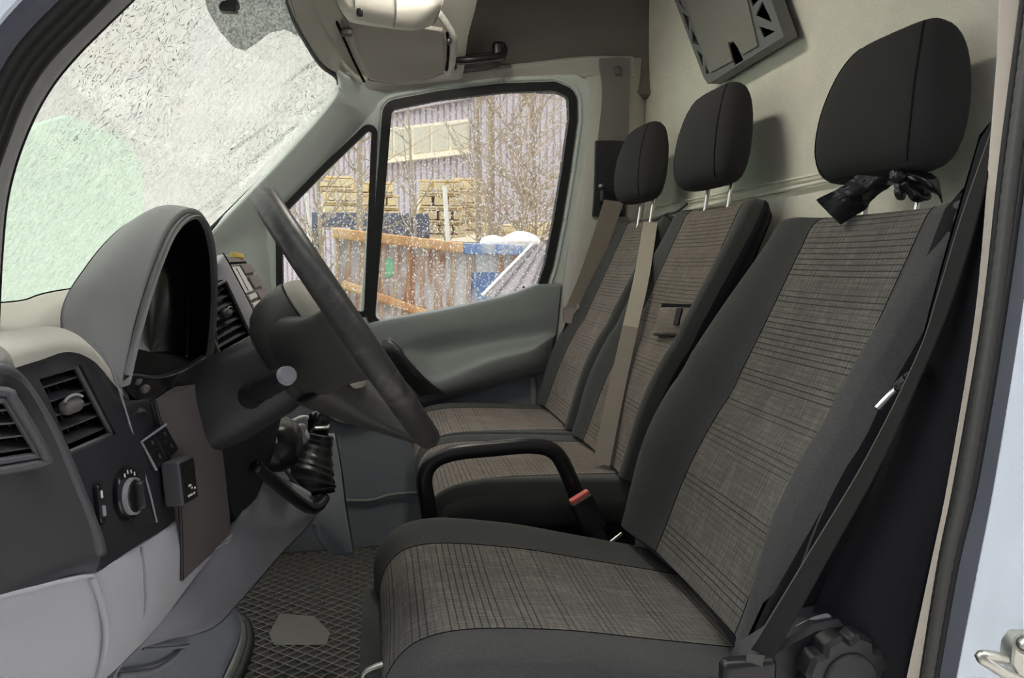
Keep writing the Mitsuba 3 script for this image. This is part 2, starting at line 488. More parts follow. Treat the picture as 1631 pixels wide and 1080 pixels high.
# door inner panel: sculpted upper part with the armrest bulge
up_rows = [
    [(470, 545, -.862), (598, 511, -.862), (700, 492, -.862), (800, 470, -.862), (842, 456, -.862), (858, 451, -.862), (893, 450, -.862)],
    [(470, 552, -.842), (598, 518, -.840), (700, 499, -.840), (800, 477, -.840), (842, 463, -.840), (858, 459, -.842), (893, 458, -.845)],
    [(480, 600, -.838), (610, 548, -.834), (700, 528, -.832), (800, 512, -.832), (842, 505, -.832), (862, 502, -.834), (889, 500, -.840)],
    [(500, 640, -.835), (622, 566, -.828), (690, 562, -.852), (790, 545, -.845), (845, 536, -.840), (866, 530, -.840), (886, 528, -.842)],
    [(520, 660, -.832), (645, 590, -.815), (700, 592, -.812), (780, 566, -.795), (842, 553, -.800), (866, 541, -.815), (884, 535, -.835)],
    [(540, 672, -.830), (660, 622, -.800), (705, 606, -.775), (780, 577, -.765), (842, 561, -.775), (866, 549, -.800), (881, 541, -.832)],
    [(560, 676, -.835), (676, 636, -.815), (712, 625, -.785), (782, 603, -.782), (842, 584, -.790), (864, 577, -.808), (876, 572, -.835)],
    [(560, 680, -.86), (680, 644, -.845), (716, 634, -.835), (784, 614, -.832), (842, 597, -.835), (862, 592, -.84), (872, 590, -.855)],
]
add('door_1__panel', qnet(up_rows, pu=6, pv=6, t=.012), 'door_panel', 40)
low_rows = [[(300, 640, -.868), (560, 620, -.868), (700, 615, -.868), (880, 560, -.868)],
            [(300, 700, -.866), (560, 690, -.866), (700, 690, -.866), (866, 660, -.866)],
            [(300, 800, -.862), (560, 796, -.862), (700, 780, -.862), (860, 720, -.862)],
            [(300, 900, -.862), (560, 900, -.862), (700, 900, -.862), (860, 900, -.862)]]
add('door_1__lower_panel', qnet(low_rows, pu=4, pv=4, t=.012), 'door_lower', 40)
add('door_1__panel_edge', tube(cr(AY((848, 600, -.855), (850, 640, -.855), (846, 690, -.855)), 20), .012, 8), 'door_panel', True)
add('door_1__pocket_lip', tube(cr(AY((546, 797, -.852), (590, 797, -.850), (625, 788, -.848), (680, 784, -.848)), 30), .006, 8), 'door_panel', True)
add('door_1__door_handle', cat(qnet([[(607, 543, -.80), (622, 541, -.80), (640, 556, -.80)], [(612, 556, -.775), (634, 556, -.765), (650, 572, -.77)],
                                    [(640, 600, -.765), (660, 594, -.75), (682, 606, -.765)], [(668, 632, -.775), (690, 628, -.765), (710, 628, -.775)]], pu=6, pv=6, t=.02)), 'plastic_black', 40)
plab('door_1__door_handle', 'black pull handle')
add('door_1__handle_cup', qnet([[(602, 545, -.83), (625, 536, -.83)], [(640, 590, -.82), (660, 585, -.82)], [(672, 640, -.815), (705, 634, -.815)]], pu=4, pv=4, t=.01), 'door_panel', True)
add('door_1__lock_pin', tube(AY((834, 468, -.868), (834, 456, -.868)), .0035, 8), 'plastic_black', True)
struct('wall_right', 'grey roof rail and door pillar at the passenger side')
# roof rail above the window and the B pillar
rail_rows = [[(545, 122, -.70), (640, 128, -.77), (730, 118, -.79), (830, 106, -.80), (930, 92, -.80), (1010, 92, -.80)],
             [(552, 140, -.735), (640, 136, -.80), (730, 126, -.81), (830, 116, -.815), (930, 108, -.815), (1010, 108, -.815)],
             [(560, 168, -.80), (610, 150, -.83), (730, 134, -.835), (830, 127, -.835), (925, 124, -.83), (1010, 124, -.82)]]
add('wall_right__roof_rail', qnet(rail_rows, pu=6, pv=6, t=.02), 'pillar_trim', True)
pil_rows = [[(905, 122, -.842), (925, 120, -.835), (950, 118, -.815), (985, 95, -.805), (1006, 92, -.82), (1030, 92, -.90)],
            [(926, 150, -.842), (936, 150, -.832), (958, 150, -.812), (985, 150, -.805), (1006, 150, -.82), (1030, 150, -.90)],
            [(930, 230, -.845), (938, 230, -.832), (952, 230, -.818), (980, 230, -.812), (1006, 230, -.82), (1030, 230, -.90)],
            [(912, 350, -.852), (918, 350, -.838), (934, 350, -.825), (975, 350, -.82), (1006, 350, -.83), (1030, 350, -.90)],
            [(896, 450, -.858), (902, 450, -.842), (918, 450, -.83), (950, 450, -.825), (1000, 450, -.84), (1030, 450, -.90)],
            [(880, 560, -.862), (888, 560, -.85), (902, 560, -.845), (940, 560, -.84), (1000, 560, -.85), (1030, 560, -.90)],
            [(862, 690, -.862), (870, 690, -.85), (885, 690, -.845), (930, 690, -.84), (1000, 690, -.85), (1030, 690, -.90)]]
add('wall_right__pillar', qnet(pil_rows, pu=6, pv=5, t=.03), 'pillar_trim', True)
add('wall_right__pillar_cover', qnet([[(955, 93, -.795), (980, 91, -.792), (1004, 92, -.795)], [(960, 150, -.795), (980, 150, -.79), (1003, 150, -.795)], [(953, 225, -.805), (978, 225, -.80), (1000, 225, -.805)]], pu=4, pv=4, t=.02), 'liner', 40)
add('wall_right__coat_hook', rbox(.02, .012, .028, .004, A(984, 112, y=-.782)), 'plastic_strip', True)
add('wall_right__belt_slot', qnet([[(950, 224, -.795), (985, 224, -.793), (1000, 226, -.80)], [(948, 300, -.80), (980, 300, -.798), (998, 300, -.80)], [(944, 345, -.81), (975, 345, -.806), (996, 345, -.81)]], pu=4, pv=4, t=.02), 'plastic_dark', 40)
add('wall_right__outer_skin', cat(prism([(-1.0, -.1), (-.67, -.1), (-.69, 1.7), (-1.0, 1.7)], 0, .02, 0, (0, -.93, 0), (1, 0, 0), (0, 0, 1)), prism([(-.62, 1.60), (.1, 1.56), (.1, 1.85), (-.62, 1.85)], 0, .02, 0, (0, -.90, 0), (1, 0, 0), (0, 0, 1))), 'paint', False)

# ------------------------------------------------------------------ windscreen and its pillars
def wx(y, z):
    return .135 + (1.50 - z) * .87 + .10 * (1 - (y / .75) ** 2)
struct('window_1', 'windscreen white with frost and speckled with ice')
G = np.array([[(wx(y, z), y, z) for y in np.linspace(-.80, .80, 24)] for z in np.linspace(.83, 1.72, 20)])
gm = gridmesh(G)
uvw = np.array([[(y, (z - .83) * 1.33) for y in np.linspace(-.80, .80, 24)] for z in np.linspace(.83, 1.72, 20)]).reshape(-1, 2)
add('window_1__frosted_pane', gm, 'frost', True, uv=uvw)
def onglass(u, v, off=.004):
    p = A(u, v, x=.3)
    lo, hi = 0.2, 3.0
    d = RT * (u - CX) - UP * (v - CY) + FW * FPX; d = d / np.linalg.norm(d)
    for _ in range(60):
        t = (lo + hi) / 2; q = CAM + d * t
        if q[0] < wx(q[1], q[2]) - off: lo = t
        else: hi = t
    return CAM + d * lo
# grey dotted shade print round the mirror foot, its sensor block
sh = np.array([(318, -40), (330, 15), (350, 50), (372, 75), (390, 81), (410, 68), (430, 52), (455, 47), (480, 60), (480, -40)], float)
pg = Polygon(sh)
v2, f2 = trimesh.creation.triangulate_polygon(pg, triangle_args='pq30a60', engine='triangle') if False else trimesh.creation.triangulate_polygon(pg, engine='earcut')
add('window_1__shade_print', trimesh.Trimesh(np.array([onglass(*p) for p in v2]), f2, process=False), 'shade_film', False, uv=v2 / 1500.0)
add('window_1__sensor_block', cat(rbox(.03, .026, .018, .004, onglass(364, 12, .02)), rbox(.02, .03, .016, .004, onglass(371, 6, .02))), 'plastic_black', 40)
# far pillar
struct('trim_1', 'grey trim of the far windscreen pillar')
far_rows = [[(520, 95, -.60), (548, 118, -.66), (590, 132, -.76), (625, 152, -.845)],
            [(538, 130, -.705), (548, 150, -.73), (575, 165, -.79), (598, 188, -.85)],
            [(528, 165, -.715), (540, 178, -.74), (560, 190, -.79), (574, 212, -.855)],
            [(438, 267, -.72), (455, 277, -.75), (470, 287, -.80), (478, 310, -.86)],
            [(340, 368, -.725), (368, 372, -.755), (405, 360, -.80), (432, 356, -.865)],
            [(296, 415, -.73), (330, 420, -.76), (400, 420, -.81), (436, 420, -.87)],
            [(240, 470, -.735), (300, 500, -.77), (400, 500, -.815), (440, 510, -.872)]]
add('trim_1__cover', qnet(far_rows, pu=6, pv=5, t=.02), 'trim', True)
add('trim_1__glass_seal', tube(cr(np.array([onglass(*p, .012) for p in [(455, -20), (470, 32), (490, 70), (513, 104), (536, 122), (540, 140), (528, 168), (440, 263), (337, 365), (240, 462)]]), 90), .008, 8), 'rubber', True)
struct('trim_2', 'light grey front header above the windscreen')
head_rows = [[(452, -25, -.28), (468, 25, -.40), (490, 66, -.52), (515, 102, -.62), (545, 122, -.70)],
             [(480, -25, -.30), (498, 20, -.42), (522, 66, -.55), (548, 104, -.66), (572, 128, -.755)],
             [(500, -25, -.33), (520, 14, -.44), (545, 66, -.58), (570, 108, -.70), (600, 136, -.79)],
             [(600, -60, -.40), (620, 10, -.50), (640, 60, -.62), (655, 110, -.73), (660, 134, -.79)],
             [(770, -80, -.42), (760, 0, -.53), (745, 60, -.64), (740, 105, -.74), (735, 126, -.79)]]
def inside(p, off=.022):
    d = unit(CAM - p)
    for _ in range(80):
        if p[0] < wx(p[1], p[2]) - off: break
        p = p + d * .006
    return p
add('trim_2__cover', net([[inside(p) for p in AY(*r)] for r in head_rows], pu=6, pv=5, t=.010), 'header', True)
# left out of frame the header goes on to the driver's side
hl = np.array([[(wx(y, 1.52) - .02, y, 1.54), (wx(y, 1.52) - .15, y, 1.66), (.0, y, 1.80)] for y in np.linspace(-.30, .70, 10)])
add('trim_2__cover_001', net(hl, pu=2, pv=5, t=.012, towards=(0, 0, .9)), 'header', True)
struct('trim_3', 'dark grey trim and rubber seals of the near windscreen pillar')
near_px = {  # columns: glass edge, trim outer edge, seal, seal, flange, body
    -60: (278, 212, 176, 152, 112, 60, -30), 0: (216, 156, 118, 96, 60, 42, -70)}
rowsN = [
    [(300, -85, .60), (232, -85, .66), (212, -85, .70)],
    [(216, 0, .61), (156, 0, .67), (148, 0, .72)],
    [(130, 85, .61), (72, 85, .675), (66, 85, .72)],
    [(78, 150, .615), (28, 150, .68), (22, 150, .72)],
    [(40, 228, .62), (-4, 228, .685), (-10, 228, .72)],
    [(16, 310, .625), (-30, 310, .69), (-36, 310, .72)],
    [(6, 400, .63), (-45, 400, .70), (-50, 400, .72)],
    [(1, 500, .64), (-52, 500, .71), (-60, 500, .73)],
    [(-2, 600, .66), (-54, 600, .72), (-62, 600, .74)]]
add('trim_3__cover', qnet(rowsN, pu=6, pv=4, t=.012), 'near_pillar', True)
def npath(off, y):
    base = [(156, 0), (72, 85), (28, 150), (-4, 228), (-30, 310), (-45, 400), (-52, 500), (-54, 620), (-54, 780)]
    base = [(232, -85)] + base
    nrm = (-.70, -.70)
    return AY(*[(u + nrm[0] * off, v + nrm[1] * off, y) for u, v in base])
add('trim_3__door_seal', tube(cr(npath(8, .73), 60), .0125, 10), 'rubber', True)
add('trim_3__door_seal_001', tube(cr(npath(24, .75), 60), .012, 10), 'rubber', True)
add('trim_3__door_seal_002', tube(cr(npath(40, .765), 60), .011, 10), 'rubber', True)
def strip(offs, ys, t=.008):
    return net([[p for p in col] for col in zip(*[npath(o, y) for o, y in zip(offs, ys)])], pu=5, pv=3, t=t, curve=(True, False))
add('trim_3__flange', strip((44, 66, 86), (.79, .80, .80)), 'jamb', 40)
add('trim_3__body_edge', strip((86, 92), (.80, .802)), 'rubber_grey', 40)
add('trim_3__body_skin', strip((92, 150, 200), (.805, .80, .76)), 'paint', 40)

# ------------------------------------------------------------------ dashboard
thing('dashboard', 'dark and light grey van dashboard running below the windscreen', 'dashboard')
facia = [
    [(-30, 535, .79), (30, 524, .74), (80, 520, .705), (118, 530, .69), (150, 556, .685), (182, 592, .67)],
    [(12, 560, .815), (58, 548, .782), (105, 541, .75), (142, 552, .72), (168, 580, .69), (192, 614, .665)],
    [(30, 600, .81), (66, 588, .78), (112, 572, .75), (152, 588, .715), (184, 622, .675), (205, 640, .65)],
    [(60, 642, .80), (90, 630, .775), (130, 615, .745), (165, 630, .71), (200, 645, .675), (240, 640, .62)],
    [(95, 705, .79), (118, 694, .765), (150, 680, .74), (185, 675, .70), (215, 670, .665), (262, 700, .61)],
    [(130, 790, .78), (145, 775, .76), (172, 755, .735), (205, 745, .70), (240, 735, .655), (277, 760, .60)],
    [(153, 850, .776), (164, 845, .757), (188, 832, .733), (215, 818, .70), (250, 806, .65), (292, 800, .59)],
    [(160, 885, .775), (170, 880, .757), (192, 868, .733), (220, 850, .70), (255, 833, .65), (296, 812, .585)],
    [(152, 912, .785), (164, 906, .765), (190, 888, .735), (220, 868, .70), (255, 846, .65), (298, 820, .58)]]
def mani(m):
    m = trimesh.Trimesh(m.vertices, m.faces, process=True); m.fix_normals()
    if m.volume < 0: m.invert()
    return m3.Manifold(m3.Mesh(np.asarray(m.vertices, np.float32), np.asarray(m.faces, np.uint32)))
def cut(m, quad, depth=.06):
    q = np.asarray(quad); n = unit(np.cross(q[1] - q[0], q[3] - q[0])); c = q.mean(0)
    q = c + (q - c) * 1.0
    tool = m3.Manifold.hull_points(np.vstack([q + n * depth, q - n * depth]).astype(np.float32))
    r = (mani(m) - tool).to_mesh()
    return trimesh.Trimesh(r.vert_properties[:, :3], r.tri_verts, process=False)
VENT = AY((43, 604, .778), (118, 582, .733), (176, 692, .700), (97, 727, .768))
SVENT = AY((-110, 640, .868), (8, 636, .838), (62, 724, .818), (-110, 752, .872))
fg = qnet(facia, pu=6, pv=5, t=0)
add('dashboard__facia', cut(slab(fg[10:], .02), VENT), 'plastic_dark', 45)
add('dashboard__pod_top', slab(fg[:11], .02), 'dash_top', 45)  # upper rows of the facia, coloured lighter as if lit through the windscreen
endcap = [
    [(-120, 560, .85), (-60, 570, .845), (0, 582, .83), (18, 588, .818), (30, 600, .81)],
    [(-120, 600, .86), (-60, 612, .852), (0, 606, .838), (32, 622, .815), (60, 642, .80)],
    [(-120, 680, .86), (-60, 690, .852), (0, 690, .832), (58, 700, .805), (95, 705, .79)],
    [(-120, 780, .86), (-60, 780, .85), (20, 785, .825), (90, 790, .795), (130, 790, .78)],
    [(-120, 880, .86), (-60, 880, .85), (20, 880, .822), (110, 868, .790), (153, 850, .776)],
    [(-120, 965, .855), (-60, 950, .847), (20, 925, .820), (115, 897, .790), (160, 885, .775)],
    [(-120, 985, .85), (-60, 970, .845), (20, 945, .822), (115, 915, .795), (152, 912, .785)]]
add('dashboard__end_panel', cut(qnet(endcap, pu=4, pv=5, t=.02), SVENT), 'plastic_dark', 45)
add('dashboard__corner_roll', tube(cr(AY((-20, 588, .842), (6, 591, .826), (28, 606, .806), (58, 648, .795), (93, 710, .785), (128, 793, .775), (151, 852, .771), (159, 884, .770)), 60), .007, 10), 'roll', True)
# top of the dash: the shelf, its windscreen light painted in as pale colour, from the windscreen to the crest of the face
top_rows = [
    [(-200, 440, .60), (-60, 478, .55), (30, 478, .47), (90, 462, .40), (250, 440, .1), (330, 430, -.2), (350, 425, -.6)],
    [(-200, 500, .70), (-60, 508, .64), (30, 500, .56), (110, 482, .48), (250, 450, .15), (330, 440, -.15), (360, 430, -.6)],
    [(-180, 540, .78), (-60, 536, .72), (20, 528, .655), (110, 515, .60), (250, 470, .25), (340, 450, -.1), (380, 435, -.6)],
    [(-150, 556, .80), (-60, 556, .77), (0, 552, .735), (60, 540, .69), (140, 540, .65), (340, 480, .05), (400, 445, -.6)]]
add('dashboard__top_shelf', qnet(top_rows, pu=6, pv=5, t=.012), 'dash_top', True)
# gauge hood: an arch from the left foot over the top to the right foot, swept forward
arch = [(190, 618, .67), (203, 560, .655), (222, 490, .62), (246, 420, .56), (272, 365, .495), (300, 341, .44), (322, 352, .385), (335, 400, .34), (338, 470, .31), (334, 540, .30), (327, 592, .30)]
outer = cr(AY(*arch), 50)
back = cr(AY((108, 560, .69), (96, 520, .67), (110, 480, .62), (138, 438, .56), (172, 395, .495), (210, 362, .43), (240, 358, .37), (280, 380, .31), (300, 460, .28), (300, 540, .27), (300, 590, .27)), 50)
mid = (outer + back) / 2 + np.array([0, 0, .012])
hood = crp(np.array([outer, mid, back]), 8)
add('dashboard__gauge_hood', slab(hood, .008), 'hood_skin', True)
cen = outer.mean(0)
inner = outer + (cen - outer) * .06
lip = crp(np.array([outer, (outer + inner) / 2 + np.array([-.010, 0, .0]), inner]), 4)
add('dashboard__hood_lip', slab(lip, .006), 'hood_skin', True)
deep = inner * .30 + back * .70; deep = deep + (deep.mean(0) - deep) * .16
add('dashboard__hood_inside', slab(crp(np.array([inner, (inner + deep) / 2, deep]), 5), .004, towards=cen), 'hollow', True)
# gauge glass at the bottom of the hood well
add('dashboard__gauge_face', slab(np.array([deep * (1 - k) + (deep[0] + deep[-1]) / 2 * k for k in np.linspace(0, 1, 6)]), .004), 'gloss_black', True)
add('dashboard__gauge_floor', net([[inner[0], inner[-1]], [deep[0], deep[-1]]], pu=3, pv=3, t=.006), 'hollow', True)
bin_ = qnet([[(190, 600, .675), (225, 598, .645), (260, 600, .58), (300, 585, .46), (330, 565, .34)], [(196, 618, .66), (222, 630, .635), (262, 612, .57), (305, 600, .45), (334, 575, .33)], [(214, 640, .64), (240, 640, .62), (272, 620, .55), (312, 605, .44), (338, 580, .33)]], pu=4, pv=4, t=.01)
add('dashboard__hood_sill', bin_, 'plastic_black', True)
add('dashboard__trip_button', cat(tube(AY((222, 606, .64), (219, 609, .65)), .004, 8), tube(AY((233, 618, .64), (229, 621, .65)), .005, 8)), 'plastic_strip', True)
# vertical strip beside the column
strip_rows = [[(246, 640, .625), (290, 622, .585), (328, 604, .54)], [(262, 700, .625), (305, 680, .585), (344, 665, .535)], [(276, 765, .62), (318, 745, .58), (356, 730, .53)],
              [(287, 815, .618), (330, 797, .575), (362, 785, .525)], [(289, 870, .618), (330, 845, .575), (366, 820, .52)], [(290, 926, .615), (330, 888, .572), (367, 850, .52)]]
add('dashboard__centre_strip', qnet(strip_rows, pu=4, pv=4, t=.03, curve=(False, False)), 'plastic_strip', 40)
add('dashboard__strip_edge', tube(lin(AY((246, 638, .627), (262, 698, .627), (276, 762, .622), (287, 813, .62), (289, 868, .62), (290, 924, .617)), 6), .0022, 6), 'plastic_dark', True)
# recess right of the strip, under the column
add('dashboard__column_recess', qnet([[(318, 600, .48), (380, 560, .42), (440, 560, .35)], [(345, 665, .49), (400, 640, .42), (450, 640, .35)], [(362, 785, .48), (400, 740, .42), (440, 700, .38)], [(385, 850, .46), (410, 790, .40), (430, 740, .36)]], pu=4, pv=4, t=.02), 'plastic_dark', 40)
# light lower panel
low = [
    [(-120, 975, .845), (-60, 966, .84), (10, 948, .82), (80, 930, .80), (150, 912, .776), (215, 870, .70), (255, 848, .65), (290, 822, .60)],
    [(-120, 1000, .845), (-60, 990, .84), (15, 968, .815), (90, 950, .79), (160, 930, .765), (222, 900, .70), (262, 880, .655), (300, 870, .60)],
    [(-120, 1040, .835), (-60, 1030, .83), (20, 1010, .80), (100, 1000, .775), (170, 985, .745), (230, 955, .69), (268, 930, .645), (320, 890, .56)],
    [(-120, 1100, .82), (-60, 1090, .815), (30, 1070, .79), (105, 1060, .765), (170, 1045, .735), (222, 1010, .69), (262, 972, .64), (350, 870, .52)],
    [(-120, 1200, .81), (-60, 1180, .80), (30, 1160, .78), (100, 1130, .755), (155, 1095, .725), (205, 1048, .69), (258, 990, .635), (362, 850, .50)]]
add('dashboard__knee_panel', qnet(low, pu=6, pv=5, t=.012), 'plastic_light', True)
add('dashboard__knee_panel_edge', tube(cr(AY((146, 918, .781), (160, 955, .762), (169, 1000, .748), (166, 1045, .742), (150, 1100, .73)), 40), .004, 8), 'plastic_light', True)
add('dashboard__knee_seam', tube(cr(AY((226, 872, .694), (231, 930, .692), (230, 970, .688), (214, 1020, .69), (180, 1080, .705)), 40), .0014, 6), 'plastic_under', True)
add('dashboard__knee_lip', tube(cr(AY((-60, 966, .842), (10, 948, .823), (80, 930, .803), (150, 914, .781)), 40), .0035, 8), 'plastic_light', True)
# darker tray under the column, running to the middle console
t0 = AY((215, 1035, .675), (258, 985, .635), (305, 925, .57), (362, 852, .505), (392, 800, .43), (402, 742, .38))
t1 = AY((248, 1022, .60), (335, 1003, .53), (380, 962, .47), (448, 884, .36), (492, 838, .26), (516, 800, .15))
add('dashboard__lower_tray', net([t0 + (t1 - t0) * k + np.array([-.012 * math.sin(k * math.pi), 0, 0]) for k in (0, .25, .5, .75, 1)], pu=4, pv=6, t=.012), 'plastic_under', True)
heel = [[(205, 1030, .63), (300, 1008, .555), (376, 968, .48)], [(180, 1075, .62), (290, 1050, .545), (384, 1012, .468)], [(150, 1130, .61), (280, 1090, .535), (352, 1090, .465)]]
add('dashboard__heel_board', qnet(heel, pu=5, pv=5, t=.02), 'door_lower', True)
add('dashboard__heel_ridge', tube(cr(AY((190, 1076, .625), (245, 1068, .59), (276, 1050, .57), (294, 1032, .56)), 24), .004, 6), 'plastic_under', True)
add('dashboard__heel_line', tube(cr(AY((228, 1034, .62), (290, 1030, .57), (300, 1027, .565)), 24), .0022, 6), 'plastic_under', True)
# firewall that closes the cab in front
struct('wall_front', 'dark firewall behind the dashboard')
add('wall_front', cat(prism([(-.9, -.05), (.9, -.05), (.9, .88), (-.9, .88)], 0, .02, 0, (.78, 0, 0), (0, 1, 0), (0, 0, 1)),
                      prism([(.42, -.9), (.79, -.9), (.79, .86), (.42, .86)], .84, .85)), 'navy_dark', False)
struct('wall_left', 'white front wing and hinge pillar beside the dashboard')
add('wall_left', prism([(.41, -.2), (1.2, -.2), (1.2, .93), (.41, .93)], 0, .03, 0, (0, .92, 0), (1, 0, 0), (0, 0, 1)), 'paint', False)

# air vents
def vent(prefix, quad, nslat, thumb=True, depth=.03, frame='roll', thin=.0035):
    """quad = 3-D corners tl, tr, br, bl of the opening; builds frame, hollow, slats, blades and a thumb wheel as parts."""
    tl, tr, br, bl = (np.asarray(q, float) for q in quad)
    n = unit(np.cross(tr - tl, bl - tl)); n = n if n @ (CAM - tl) > 0 else -n
    P = lambda s, t: (tl * (1 - s) + tr * s) * (1 - t) + (bl * (1 - s) + br * s) * t
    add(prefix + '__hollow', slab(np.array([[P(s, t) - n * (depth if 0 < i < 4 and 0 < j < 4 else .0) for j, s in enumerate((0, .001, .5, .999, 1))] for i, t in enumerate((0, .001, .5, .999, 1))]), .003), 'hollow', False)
    loopp = [P(0, 0), P(1, 0), P(1, 1), P(0, 1)]
    for k in range(4):
        add(f'{prefix}__frame' + (f'_{k:03d}' if k else ''), tube(np.array([loopp[k] + n * .002, loopp[(k + 1) % 4] + n * .002]), thin * 1.1, 8), frame, True)
    for k in range(nslat):
        t = (k + .75) / (nslat + .4)
        G = np.array([[P(s, t) - n * .002 - unit(bl - tl) * 0, P(s, t) - n * .020 + unit(tl - bl) * .006] for s in np.linspace(.01, .99, 5)])
        add(f'{prefix}__slat' + (f'_{k:03d}' if k else ''), slab(G, .0022), frame, False)
    for k in range(5):
        s = (k + .6) / 5.2
        add(f'{prefix}__blade' + (f'_{k:03d}' if k else ''), slab(np.array([[P(s, .04) - n * .018, P(s, .96) - n * .018], [P(s, .04) - n * .028, P(s, .96) - n * .028]]), .0015), 'plastic_black', False)
    if thumb:
        c = P(.52, .46); a = unit(tr - tl); b = np.cross(n, a)
        m = rbox(.026, .017, .016, .007, c + n * .003, np.stack([a, b, n], 1))
        add(f'{prefix}__thumb_wheel', m, 'plastic_strip', True)
        add(f'{prefix}__thumb_rim', tube(cr([c + n * .010 + b * k * .004 + a * .011 * math.cos(w) + b * math.sin(w) * .007 for k in (1,) for w in np.linspace(.3, 2.8, 8)], 16), .0016, 6), 'radio_silver' if False else 'plastic_under', True)


vent('dashboard__air_vent', VENT, 5)
vent('dashboard__side_vent', SVENT, 4, thumb=False)
vent('dashboard__centre_vent', AY((331, 462, .27), (357, 448, .20), (398, 536, .17), (345, 566, .27)), 7, thumb=True, thin=.003)
add('dashboard__vent_rim', tube(cr(AY((-110, 628, .872), (4, 624, .842), (22, 640, .838), (70, 722, .82), (64, 738, .82), (-110, 768, .875)), 60), .005, 8), 'roll', True)
add('dashboard__centre_stack', qnet([[(318, 424, .27), (345, 418, .20), (356, 402, .10)], [(322, 470, .26), (358, 446, .16), (372, 430, .09)], [(325, 560, .26), (400, 540, .13), (416, 520, .08)], [(322, 640, .28), (372, 640, .19), (440, 600, .07)]], pu=5, pv=5, t=.015), 'plastic_under', True)
add('dashboard__stack_edge', tube(cr(AY((334, 535, .285), (352, 575, .27), (370, 610, .26)), 12), .006, 6), 'plastic_strip', True)

# light switch and small controls on the facia
def facia_frame(u, v, y):
    c = A(u, v, y=y); a = unit(A(u + 30, v - 14, y=y - .045) - c)         # across the face
    b = unit(A(u + 8, v + 30, y=y - .004) - c); n = unit(np.cross(a, b)); n = n if n @ (CAM - c) > 0 else -n
    b = unit(b - a * (a @ b)); return c, a, b, n
c, a, b, n = facia_frame(200, 786, .71)
disc = lambda r, z0, z1, bev=.0015, ry=None: prism([(r * math.cos(t), (ry or r) * math.sin(t)) for t in np.linspace(0, 2 * np.pi, 40, endpoint=False)], z0, z1, bev, c, a, np.cross(n, a))
add('dashboard__light_switch', disc(.027, .0, .006, .0015, .030), 'gloss_black', 40)
c = c + b * .004
add('dashboard__light_switch__ring', prism(Polygon([(.021 * math.cos(t), .021 * math.sin(t)) for t in np.linspace(0, 2 * np.pi, 40, endpoint=False)]).difference(Polygon([(.0185 * math.cos(t), .0185 * math.sin(t)) for t in np.linspace(0, 2 * np.pi, 40, endpoint=False)])), .004, .011, 0, c, a, np.cross(n, a)), 'plastic_under', 40)
add('dashboard__light_switch__knob', cat(disc(.018, .004, .012), rbox(.012, .034, .014, .005, c + n * .016, np.stack([a, b, n], 1))), 'plastic_black', 40)
c = c - b * .004
mk = [rbox(.0022, .0045, .0008, .0003, c + a * x + b * z + n * .0064, np.stack([a, b, n], 1)) for x, z in ((-.010, -.022), (-.003, -.0245), (.005, -.0235), (.012, -.0195), (.021, -.003))]
add('dashboard__light_switch__mark', cat(*mk), 'mark', False)
c, a, b, n = facia_frame(155, 803, .757)
add('dashboard__beam_adjuster', prism([(x, y) for x, y in cr([(-.005, -.020), (.005, -.020), (.006, 0), (.005, .020), (-.005, .020), (-.006, 0)], 30, True)], 0, .005, .001, c, a, np.cross(n, a)), 'gloss_black', 40)
add('dashboard__beam_adjuster__wheel', rbox(.004, .012, .004, .0015, c + b * .008 + n * .006, np.stack([a, b, n], 1)), 'plastic_under', True)
add('dashboard__beam_adjuster__mark', rbox(.0035, .008, .001, .0004, c - b * .010 + n * .0056, np.stack([a, b, n], 1)), 'mark', False)
# seam in the facia
add('dashboard__facia_seam', tube(cr(AY((153, 548, .722), (176, 585, .697), (196, 640, .684), (218, 715, .672), (236, 775, .668), (250, 832, .66)), 40), .0013, 6), 'plastic_under', True)
# bank of four blanks
q = AY((216, 705, .665), (256, 677, .62), (278, 716, .607), (240, 750, .653))
nn_ = unit(np.cross(q[1] - q[0], q[3] - q[0])); nn_ = nn_ if nn_ @ (CAM - q[0]) > 0 else -nn_
add('dashboard__switch_bank', slab(np.array([[q[0], q[1]], [q[3], q[2]]]) + nn_ * .006, .012), 'plastic_dark', False)
k = 0
for i in range(2):
    for j in range(2):
        P = lambda s, t: (q[0] * (1 - s) + q[1] * s) * (1 - t) + (q[3] * (1 - s) + q[2] * s) * t
        s0, s1, t0, t1 = i * .5 + .04, i * .5 + .46, j * .5 + .04, j * .5 + .46
        add('dashboard__switch_bank__button' + (f'_{k:03d}' if k else ''), slab(np.array([[P(s0, t0), P(s1, t0)], [P(s0, t1), P(s1, t1)]]) + nn_ * .0075, .003), 'plastic_black', False)
        add('dashboard__switch_bank__mark' + (f'_{k:03d}' if k else ''), slab(np.array([[P(s0 + .24, t0 + .12), P(s0 + .30, t0 + .12)], [P(s0 + .24, t0 + .26), P(s0 + .30, t0 + .26)]]) + nn_ * .0079, .0006), 'rubber_grey', False); k += 1
add('dashboard__switch_bank__rim', tube(np.array([q[3], q[0], q[1]]) + nn_ * .008, .0016, 6), 'plastic_under', False)
